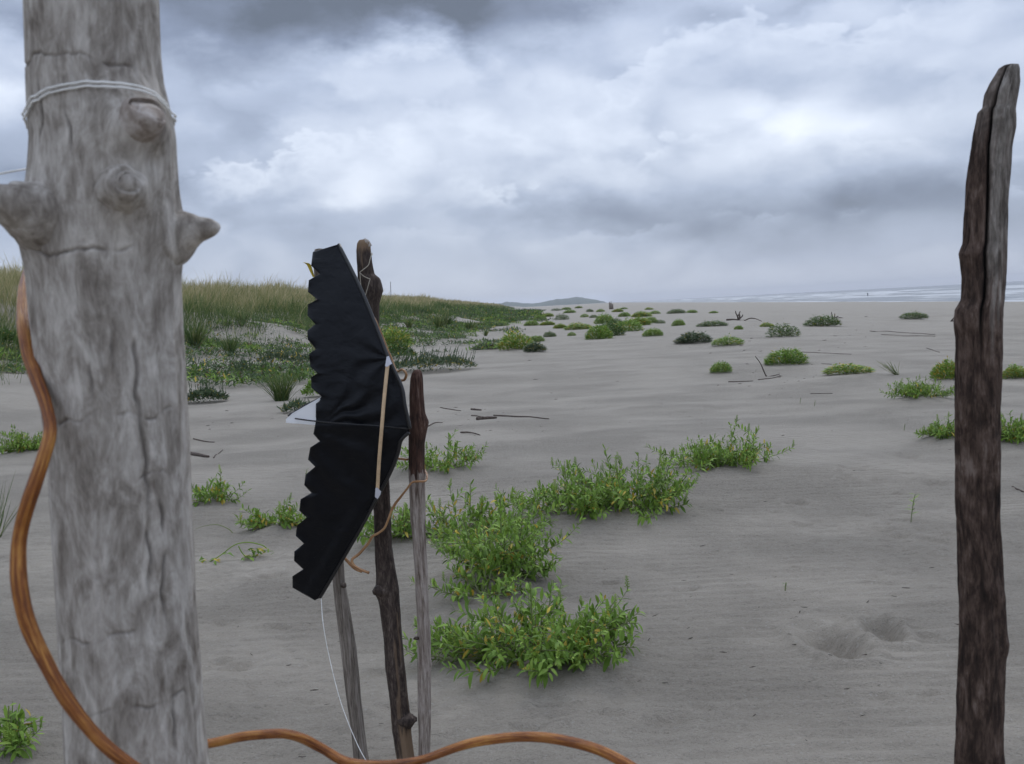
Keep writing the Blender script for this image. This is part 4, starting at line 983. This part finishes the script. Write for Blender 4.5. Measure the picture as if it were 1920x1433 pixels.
def wilted():
    x, y = G(440, 1050); z = gz(x, y); k = y/F; root = empty('wilted_plant', (x, y, z)); rg = np.random.default_rng(4)
    tag(root, 'wilted yellow green plant with an arched drooping stem on the sand', 'plant')
    def loc(px, py, dy=0): p = at(px, py, y+dy); return np.array([p[0]-x, p[1]-y, p[2]-z])
    paths = [[(375, 1062), (400, 1050), (418, 1038), (440, 1022), (465, 1017), (490, 1022), (500, 1028)], [(447, 1024), (455, 1038), (466, 1046), (492, 1050), (550, 1047)]]
    parts = [tube(smooth_path([loc(*q) for q in p], 30), .0032, 6) for p in paths]
    V, Q, Tr = joinm(parts); link('stems', fmesh('stems', V, [Q, Tr], [M_spike]), (0, 0, 0), root)['kind'] = 'stuff'
    for (px, py, n) in [(485, 1030, 9), (498, 1034, 8), (470, 1034, 6), (475, 1048, 9), (462, 1052, 7), (385, 1060, 6), (405, 1052, 4), (425, 1038, 5), (400, 1060, 5)]:
        for i in range(n):
            p = loc(px+rg.normal()*4, py+rg.normal()*3, rg.normal()*.02); p[2] = max(p[2], .012); d = np.array([rg.normal()*.7, rg.normal()*.5, -.7 if p[2] > .06 else .1])
            yl = rg.random() < .25; o = bpy.data.objects.new('leaf', YLEAF_ME if yl else LEAF_ME[int(rg.integers(0, 4))]); C.objects.link(o); o.parent = root
            B = basis(d, np.array([rg.normal()*.5, rg.normal()*.5, 1.])); s = .040*(.7+.6*rg.random()); M4 = Matrix.Identity(4)
            for a_ in range(3):
                for b in range(3): M4[a_][b] = B[a_][b]*s
                M4[a_][3] = p[a_]
            o.matrix_basis = M4
wilted()

# ------------------------------------------------------------------ grass
GC = np.array([(.046, .086, .022), (.080, .128, .034), (.170, .200, .066), (.25, .245, .10), (.40, .34, .18), (.52, .44, .27)])
def blades(x, y, z, h, wd, lean, rg, dry):
    n = len(x); a = rg.random(n)*6.283; la = rg.normal(0, .30, n)+lean; bend = np.abs(rg.normal(.30, .20, n))
    dx, dy = np.cos(a), np.sin(a); V = np.zeros((n, 7, 3)); Ccol = np.zeros((n, 7, 3))
    ci = np.clip(rg.normal(1.2, .9, n)+dry*1.9, 0, 4.99).astype(int); c0 = GC[ci]; tipc = np.where((rg.random(n) < dry)[:, None], GC[np.clip(ci+2, 0, 5)], c0*1.12)
    wx, wy = -dy*wd*.5, dx*wd*.5
    for s, (t, wf) in enumerate([(0, 1.0), (.4, .95), (.78, .6)]):
        ox = dx*bend*h*t*t+la*h*t; oy = dy*bend*h*t*t; oz = h*t*(1-.18*bend*t)
        for q, sg in ((0, -1), (1, 1)):
            V[:, s*2+q, 0] = x+ox+sg*wx*wf; V[:, s*2+q, 1] = y+oy+sg*wy*wf; V[:, s*2+q, 2] = z+oz
            Ccol[:, s*2+q] = c0*(1-t)+(c0*.6+tipc*.4)*t
    V[:, 6, 0] = x+dx*bend*h+la*h; V[:, 6, 1] = y+dy*bend*h; V[:, 6, 2] = z+h*(1-.2*bend); Ccol[:, 6] = tipc
    o = (np.arange(n)*7)[:, None]
    Q = np.concatenate([o+np.array([[0, 1, 3, 2]]), o+np.array([[2, 3, 5, 4]])]); Tr = o+np.array([[4, 5, 6]])
    return V.reshape(-1, 3), Q, Tr, Ccol.reshape(-1, 3)
def dune_grass():
    rg = np.random.default_rng(5); n = 420000
    al = np.exp(rg.uniform(math.log(14), math.log(700), n)); lat = -8-40*rg.random(n)**1.2
    x, y = fromla(lat-.08*np.maximum(al-60, 0), al); keep = (y > 8) & (x > -y*.62) ; x, y, lat, al = x[keep], y[keep], lat[keep], al[keep]
    clump = fbm(x/2.2, y/2.6, 0, 3, 15); pat = fbm(x/7., y/9., 0, 2, 25)
    dens = ss(-10.5, -17.5, lat+2.6*pat)*.97
    dens = np.where(lat < -20, 1.0, dens)*ss(-.25, .10, clump+.42*ss(-12, -19, lat))
    keep = rg.random(len(x)) < dens; x, y, lat, al = x[keep], y[keep], lat[keep], al[keep]
    z = terrain(x, y); h = (.45+.55*rg.random(len(x)))*(.75+.40*ss(-12, -20, lat))*(1+.60*fbm(x/2.2, y/2.2, 0, 2, 35)); wd = np.maximum(.006, al*.00042)*(.7+.6*rg.random(len(x)))
    dry = np.clip(.02+1.4*ss(-16.5, -21.5, lat)+.45*fbm(x/3., y/3., 0, 2, 45), 0, .98)
    V, Q, Tr, cc = blades(x, y, z-.03, h, wd, .12, rg, dry)
    # seed heads standing above the blades along the crest
    sel = rg.random(len(x)) < .040*(.15+dry); xs, ys, zs, hs, ws = x[sel], y[sel], z[sel], h[sel]*1.42, wd[sel]*1.0
    V2, Q2, Tr2, cc2 = blades(xs, ys, zs, hs, ws, .14, rg, np.ones(len(xs))); cc2[:] = GC[4+(np.arange(len(cc2))//7) % 2]
    me_ = fmesh('dune_grass', np.vstack([V, V2]), [np.vstack([Q, Q2+len(V)]), np.vstack([Tr, Tr2+len(V)])], [M_grass], attrs={'col': np.vstack([cc, cc2])})
    tag(link('dune_grass', me_), 'tall green and straw coloured grass covering the dunes on the left', 'grass', kind='stuff')
    print('grass blades', len(x))
dune_grass()
def tuft(px, py, wpx, hpx, label, seed, n=110, lean=.1, dry=.15, name='grass_tuft'):
    x, y = G(px, py); rg = np.random.default_rng(seed); k = y/F; W, H = wpx*k, hpx*k
    r = W*.10*np.sqrt(rg.random(n)); a = rg.random(n)*6.283; bx, by = r*np.cos(a), r*np.sin(a)
    V, Q, Tr, cc = blades(bx, by, np.full(n, -.02), H*(.6+.5*rg.random(n)), np.full(n, max(.005, .0006*y)), lean, rg, np.full(n, dry))
    # fan out
    hh = np.clip(V[:, 2]/H, 0, 1); dirx = np.repeat(np.cos(a)*rg.random(n), 7); diry = np.repeat(np.sin(a)*rg.random(n), 7)
    V[:, 0] += dirx*W*.42*hh**1.3; V[:, 1] += diry*W*.4*hh**1.3
    o = link(name, fmesh(name, V, [Q, Tr], [M_grass], attrs={'col': cc}), (x, y, gz(x, y)))
    tag(o, label, 'grass', 'single grass tufts on the sand')
tuft(528, 752, 110, 66, 'bright fresh grass tuft left of the kite, standing on bare sand', 1, 240, .0, .08)
tuft(432, 668, 60, 56, 'grass tuft with long arching blades left of the kite upper wing', 2, 90)
tuft(453, 611, 32, 30, 'small bright grass tuft on the sand gap at the dune foot', 3, 90)
tuft(365, 652, 80, 60, 'wide grass tuft beside the silver post at the dune foot', 4, 160)
tuft(767, 618, 18, 26, 'small grass tuft on sand at the dune foot, nearest right of the dark pole', 5, 70)
tuft(822, 620, 26, 34, 'grass tuft at the right end of the dune edge row', 6, 80)
tuft(838, 613, 30, 34, 'broad grass tuft among the dune edge row', 7, 90)
tuft(880, 622, 30, 24, 'low wide grass tuft, last of the dune edge row', 8, 90)
tuft(911, 630, 16, 14, 'tiny grass tuft alone on sand right of the dune edge row', 9, 40)
tuft(1684, 703, 40, 34, 'wispy bent grass tuft leaning left on the open sand', 10, 36, -.75, .35)
tuft(-14, 1010, 120, 130, 'long bladed grass tuft cut by the left picture edge', 11, 46, .1, .1)
tuft(590, 660, 40, 60, 'straw coloured tall grass stalks left of the kite saw teeth', 12, 24, 0, 1.0)
def blade(px0, pts, label):
    x, y = G(*px0); z = gz(x, y); P = smooth_path([at(a, b, y) for a, b in pts], 20)
    P[:, 2] = np.maximum(P[:, 2], z+.004); wd = np.interp(np.linspace(0, 1, len(P)), [0, .3, 1], [.008, .007, .001])
    n = len(P); V = np.vstack([P+np.c_[0*wd, wd*.5, wd*.3], P-np.c_[0*wd, wd*.5, wd*.3]])-P[0]
    o = link('beach_grass', fmesh('beach_grass', V, np.array([(i, i+1, n+i+1, n+i) for i in range(n-1)]), [M_grass], attrs={'col': np.tile(GC[2], (2*n, 1))}), tuple(P[0]))
    o.modifiers.new('thickness', 'SOLIDIFY').thickness = .001
    tag(o, label, 'grass')
blade((437, 1003), [(438, 1003), (430, 993), (408, 984), (385, 986), (366, 992)], 'single arched green grass blade on the sand right of the silver post')
blade((456, 995), [(456, 995), (450, 980), (443, 968), (436, 962)], 'short dark grass blade standing left of the small spiked plant')

# ------------------------------------------------------------------ creeping ground cover
def mat_clump(name, px, py, wpx, hpx, label, seed, nsp, leanx=.25, kind=M_grey_leaf, nl=900, dep=1.0, group='creeping plants at the dune foot'):
    x, y = G(px, py); k = y/F; W, H = wpx*k, hpx*k; y += W*.30*dep; x = x*(1+W*.30*dep/y); rg = np.random.default_rng(seed)
    root = empty(name, (x, y, float(terrain(np.array([x]), np.array([y]))[0]))); tag(root, label, 'plant', group)
    lv = []; gx = np.linspace(-.5, .5, 25); gh = terrain(x+gx[None, :]*W, y+gx[:, None]*W*dep)
    def gz(a_, b_): return gh[int(np.clip(round(((b_-y)/(W*dep)+.5)*24), 0, 24)), int(np.clip(round(((a_-x)/W+.5)*24), 0, 24))]
    for i in range(int(nl*1.7)):
        a = rg.random()*6.283; r = math.sqrt(rg.random())*.5; u_, v_ = math.cos(a)*r*W, math.sin(a)*r*W*dep
        top = H*.62*math.sqrt(max(.05, 1-(r/.5)**2))*(.8+.3*float(vnoise(u_*3, v_*3, 0, seed)))
        zz_ = top*(1-.5*rg.random()**2)+gz(x+u_, y+v_)-root.location[2]
        lv.append((np.array([u_, v_, max(zz_, .01)]), basis(np.array([rg.normal(), rg.normal(), .5+rg.random()]), np.array([rg.normal()*.6, rg.normal()*.6, 1.])), .085*(.6+.8*rg.random())*max(1, y/22), 0, 1 if rg.random() < .06 else 0))
    # upright leafy shoots
    for i in range(nsp):
        a = rg.random()*6.283; r = math.sqrt(rg.random())*.48; u_, v_ = math.cos(a)*r*W, math.sin(a)*r*W*dep
        b0 = np.array([u_, v_, gz(x+u_, y+v_)-root.location[2]+H*.25]); hh = H*(.28+.40*rg.random()**1.5); e = b0+np.array([leanx*hh+rg.normal()*.05*hh, rg.normal()*.1*hh, hh])
        for q in range(9):
            t = q/9; p = b0*(1-t)+e*t; aa = q*2.4; d = (e-b0)/hh*1.0+np.array([math.cos(aa)*.5, math.sin(aa)*.5, .2])*(1-.6*t)
            lv.append((p, basis(d, np.array([math.cos(aa), math.sin(aa), .6])), hh*.36*(1.1-.5*t)*.8, 0, 0))
    o = link('foliage', leaves_mesh('foliage', lv, [kind, M_yleaf], [LSIMPLE]), (0, 0, 0), root); o['kind'] = 'stuff'
mat_clump('creeping_plant', 800, 698, 190, 52, 'wide grey green creeping clump with upright shoots, right of the kite', 1, 90, .3, M_grey_leaf, 1500, .7)
mat_clump('creeping_plant', 385, 757, 85, 52, 'grey green clump with upright shoots beside the silver post', 2, 34, .0, M_grey_leaf, 700, .8)
mat_clump('creeping_plant', 560, 775, 70, 34, 'low leafy plant just above the white kite tail', 3, 14, .05, M_grey_leaf, 260, .8)
mat_clump('creeping_plant', 545, 690, 130, 46, 'dark creeping clump with many upright shoots behind the bright grass tuft', 4, 70, .05, M_grey_leaf, 1100, .9)
mat_clump('creeping_plant', 470, 705, 90, 40, 'loose shoots of creeping plant on sand in the gap left of the bright grass tuft', 5, 40, .0, M_grey_leaf, 220, .8)
mat_clump('creeping_plant', 30, 665, 90, 60, 'dark green creeping clump at the left edge behind the orange stalk', 6, 30, .0, M_leafd, 900, .9)
mat_clump('creeping_plant', 745, 672, 70, 40, 'green clump touching the kite leading edge below the yellow green bush', 7, 12, .1, M_leafd, 600, .8)
mat_clump('creeping_plant', 598, 745, 60, 50, 'green and yellow leafy clump touching the kite saw teeth above the white tail', 8, 8, .1, M_leaf, 420, .8)
def ground_cover():
    rg = np.random.default_rng(9); n = 4200
    al = np.exp(rg.uniform(math.log(20), math.log(260), n)); lat = -3-13*rg.random(n); x, y = fromla(lat-.08*np.maximum(al-60, 0)*.9, al)
    pat = fbm(x/3.0, y/4.0, 0, 3, 65); lim = 1.3*ss(-5.6, -9.0, lat); lim = np.maximum(lim, .75*ss(55, 110, al)*ss(-2.5, -6, lat))
    keep = (x > -y*.6) & (y > 16) & (pat*1.5+lim*.75 > .62); x, y, al = x[keep], y[keep], al[keep]
    X, Y, H, S, K = [], [], [], [], []
    for a, b, d in zip(x, y, al):
        m_ = int(rg.integers(28, 60)); rr = (.28+.30*rg.random())*max(1, d/60); th = rg.random(m_)*6.283; r = np.sqrt(rg.random(m_))
        X.append(a+rr*r*np.cos(th)); Y.append(b+rr*r*np.sin(th)); H.append((.10+.16*rg.random())*np.sqrt(1-r*r*.9)*(1-.6*rg.random(m_)**2)*max(1, d/120)); S.append(np.full(m_, max(.125, d*.0026)))
        K.append(np.where(rg.random(m_) < .82, int(rg.choice([0, 0, 0, 1, 1, 2])), np.where(rg.random(m_) < .12, 3, rg.choice([0, 1, 4], m_))))
    X, Y, H, S, K = [np.concatenate(q) for q in (X, Y, H, S, K)]
    Z = terrain(X, Y)+H; nn = rg.normal(size=(len(X), 4))
    lv = [(np.array([a, b, c]), basis(np.array([q[0], q[1], .9]), np.array([q[2]*.6, q[3]*.6, 1.])), d*(.6+.8*(q[0] % 1)), 0, int(k)) for a, b, c, d, k, q in zip(X, Y, Z, S, K, nn)]
    print('cover', len(lv))
    tag(link('ground_cover', leaves_mesh('ground_cover', lv, [M_leafd, M_grey_leaf, M_leaf, M_yleaf, M_brown], [LSIMPLE])), 'low mixed green creeping plants along the dune foot', 'ground cover', kind='stuff')
ground_cover()

# ------------------------------------------------------------------ driftwood bits on the sand
def stick(p0, p1, tpx, label, bend=0.0, seed=0, name='stick'):
    x0, y0 = G(*p0); x1, y1 = G(*p1); r = tpx*(.5 if p0[1] > 760 else .33)*y0/F; P = []
    for t in np.linspace(0, 1, 14):
        x, y = x0+(x1-x0)*t, y0+(y1-y0)*t; L = math.hypot(x1-x0, y1-y0)
        P.append((x, y+.06*L*math.sin(t*5+seed)*.5, gz(x, y)+r*.55+bend*L*math.sin(math.pi*t)))
    V, Q, Tr = tube(np.array(P), np.interp(np.linspace(0, 1, 14), [0, .5, 1], [r, r*.95, r*.55]), 8, True, .25, seed)
    b = np.array(P[0]); tag(link(name, fmesh(name, V-b, [Q, Tr], [M_stick]), tuple(b)), label, 'stick', 'sticks lying on the sand')
for i, s in enumerate([
  ((926, 780), (1029, 786), 3.2, 'longest thin dark stick lying right of the kite nose'), ((894, 788), (931, 785), 7.5, 'short thick driftwood chunk left of the longest stick'), ((884, 769), (902, 770), 4.5, 'small dark chip of wood above the thick chunk'),
  ((864, 812), (900, 817), 3.2, 'slightly curved dark stick below the thick driftwood chunk', .04), ((826, 765), (864, 771), 2.2, 'thin twig left of the small dark chip'), ((884, 780), (902, 782), 2.5, 'thin twig touching the thick driftwood chunk'),
  ((803, 800), (830, 793), 2.2, 'thin twig sticking out right of the half barked pole', .05), ((350, 851), (392, 858), 7.5, 'brown stick beside the right edge of the silver post'), ((362, 824), (402, 830), 2.6, 'thin pale twig above the brown stick by the silver post'),
  ((400, 860), (416, 845), 2.6, 'short slanting twig right of the brown stick by the silver post'), ((1396, 602), (1428, 603), 3.2, 'arched dark branch right of the antler shaped driftwood', .10), ((1628, 621), (1752, 628), 2.0, 'long thin stick far right, upper one of two'),
  ((1652, 628), (1752, 631), 2.2, 'long thin stick far right, lower one of two'), ((1520, 739), (1561, 738), 2.4, 'short straight twig above the two tiny sprouts'), ((1366, 717), (1412, 715), 3.5, 'low dark twig heap left of the upright thin twig'),
  ((1422, 713), (1466, 706), 3.0, 'dark twig below the upright thin twig'), ((1477, 659), (1598, 665), 2.0, 'line of thin driftwood on the track, middle distance right'), ((1735, 653), (1762, 661), 2.0, 'thin twig slanting left of the dark right post'),
  ((1898, 914), (1920, 924), 4.0, 'small dark stick at the right picture edge'), ((1560, 735-51), (1540, 683), 2.0, 'short twig between the green bush and the pale low plant'), ((320+330, 1047-10), (645, 1036), 1.5, 'twig scrap behind the kite lower wing')]):
    stick(s[0], s[1], s[2], s[3], s[4] if len(s) > 4 else 0.0, i)
def branchy(name, px, py, arms, rpx, label, cat='driftwood', m_=M_stick):
    x, y = G(px, py); b = np.array([x, y, gz(x, y)]); parts = []
    for i, arm in enumerate(arms):
        P = smooth_path([at(px+a, py+c, y) for a, c in arm], 14); parts.append(tube(P, np.linspace(rpx, rpx*.45, len(P))*y/F, 7, True, .3, i))
    V, Q, Tr = joinm(parts); tag(link(name, fmesh(name, V-b, [Q, Tr], [m_]), tuple(b)), label, cat)
branchy('driftwood_branch', 1384, 601, [[(-22, -1), (-8, -2), (6, 0), (12, -1)], [(0, 0), (-1, -7), (-4, -13), (-5, -18)], [(1, 0), (3, -8), (2, -13), (4, -17)], [(2, -3), (7, -7), (9, -11)], [(-1, -8), (2, -12)]], 1.7, 'antler shaped driftwood root standing on the far sand')
branchy('driftwood_branch', 1438, 706, [[(0, 2), (-5, -8), (-12, -24), (-22, -38)], [(-18, 2), (0, 1), (24, -4)], [(-6, 3), (-12, 6)]], 1.4, 'thin bent twig standing upright from a heap of twigs')
branchy('driftwood_branch', 1562, 597, [[(0, 2), (-2, -6), (-3, -12)], [(1, 2), (3, -5), (3, -9)], [(0, 1), (8, -3), (10, -4)], [(4, 2), (14, -1), (28, 3)]], 1.3, 'spiky twig cluster beside the dark bush below the surf line')
branchy('driftwood_branch', 1782, 603, [[(0, 2), (6, -6), (12, -10), (16, -20)], [(4, 0), (14, -4)]], 1.6, 'twig leaning against the left of the dark right post, far off')
def stump():
    x, y = G(1146, 580); k = y/F; b = np.array([x, y, gz(x, y)-.1]); parts = [tube([at(1142+a, 581, y) if False else np.array([x+a*k, y, b[2]]), np.array([x+(a+dx*.5)*k, y, b[2]+h*k*.6]), np.array([x+(a+dx)*k, y, b[2]+h*k])], np.array([r, r*.8, r*.3])*k, 9, True, .4, i)
        for i, (a, dx, h, r) in enumerate([(0, 0, 13, 3.4), (-2.2, -.6, 15, 1.8), (2.4, 1.0, 11, 1.9), (.6, -.2, 16.5, 1.2)])]
    V, Q, Tr = joinm(parts); tag(link('driftwood_stump', fmesh('driftwood_stump', V-b, [Q, Tr], [M_grey]), tuple(b)), 'grey upright driftwood stump far away below the headland', 'driftwood')
stump()
def debris():
    rg = np.random.default_rng(3); parts = []
    for cx_, cy_, sx, sy, n in [(900, 795, 70, 18, 40), (1450, 700, 70, 14, 40), (1560, 640, 160, 22, 60), (450, 795, 50, 16, 16), (1180, 1140, 260, 90, 60), (1480, 1150, 160, 60, 40), (1600, 1300, 200, 70, 30), (600, 1260, 180, 80, 36), (1120, 700, 200, 30, 30), (1700, 880, 120, 50, 24), (1300, 790, 200, 40, 24)]:
        for i in range(n):
            px, py = cx_+rg.normal()*sx, cy_+rg.normal()*sy
            if py < 585 or py > 1440: continue
            x, y = G(px, py); L = (.004+.014*rg.random()**2)*max(1, y/8); a = rg.normal()*.5; r = L*.13
            z = gz(x, y); c = np.array([x, y, z+r*.6]); d = np.array([math.cos(a), math.sin(a), rg.normal()*.08])*L
            parts.append(tube([c-d, c+rg.normal(size=3)*r*.5, c+d], [r*.5, r, r*.4], 5))
    V, Q, Tr = joinm(parts); tag(link('beach_debris', fmesh('beach_debris', V, [Q, Tr], [M_stick])), 'tiny scattered scraps of wood and weed on the sand', 'debris', kind='stuff')
debris()

# ------------------------------------------------------------------ far pole, figure in the surf
m_pole = plain('grey_metal_pole', (.22, .22, .23), .6)
pb = at(732.5, 560, 150); V, Q, Tr = tube([pb-np.array([0, 0, 3.0]), at(732, 528.5, 150)], [.07, .05], 8)
tag(link('pole', fmesh('pole', V-pb, [Q, Tr], [m_pole]), tuple(pb)), 'thin grey pole rising behind the dune crest right of the dark pole', 'pole')
def person():
    p = at(1627, 557.0, 470); z0 = SEA_Z-.1; b = (p[0], p[1], z0); H = 1.75
    J = {'pel': (0, 0, .93), 'ch': (0, 0, 1.30), 'nk': (0, 0, 1.47), 'hd': (0, -.01, 1.56), 'ht': (0, -.01, 1.70), 'hl': (-.09, 0, .88), 'kl': (-.12, -.03, .48), 'al': (-.13, .02, .06), 'fl': (-.14, -.16, .03),
         'hr': (.09, 0, .88), 'kr': (.13, -.06, .48), 'ar': (.15, 0, .06), 'fr': (.16, -.18, .03), 'sl': (-.18, 0, 1.40), 'el': (-.25, -.02, 1.13), 'wl': (-.24, -.10, .88), 'sr': (.18, 0, 1.40), 'er': (.26, -.02, 1.13), 'wr': (.25, -.10, .88)}
    E = [('pel', 'ch'), ('ch', 'nk'), ('nk', 'hd'), ('hd', 'ht'), ('pel', 'hl'), ('hl', 'kl'), ('kl', 'al'), ('al', 'fl'), ('pel', 'hr'), ('hr', 'kr'), ('kr', 'ar'), ('ar', 'fr'), ('ch', 'sl'), ('sl', 'el'), ('el', 'wl'), ('ch', 'sr'), ('sr', 'er'), ('er', 'wr')]
    RD = dict(pel=.15, ch=.16, nk=.06, hd=.10, ht=.07, hl=.09, kl=.065, al=.045, fl=.04, hr=.09, kr=.065, ar=.045, fr=.04, sl=.07, el=.05, wl=.035, sr=.07, er=.05, wr=.035)
    ks = list(J); me_ = bpy.data.meshes.new('person'); me_.from_pydata([J[k] for k in ks], [(ks.index(a), ks.index(b_)) for a, b_ in E], [])
    o = link('person', me_, b); md = o.modifiers.new('skin', 'SKIN')
    for v, k in zip(me_.skin_vertices[0].data, ks): v.radius = (RD[k], RD[k])
    me_.skin_vertices[0].data[0].use_root = True
    o.modifiers.new('sub', 'SUBSURF').levels = 1; me_.materials.append(plain('dark_clothes', (.03, .03, .04), .8))
    tag(o, 'tiny dark upright figure standing in the distant white surf', 'person')
person()
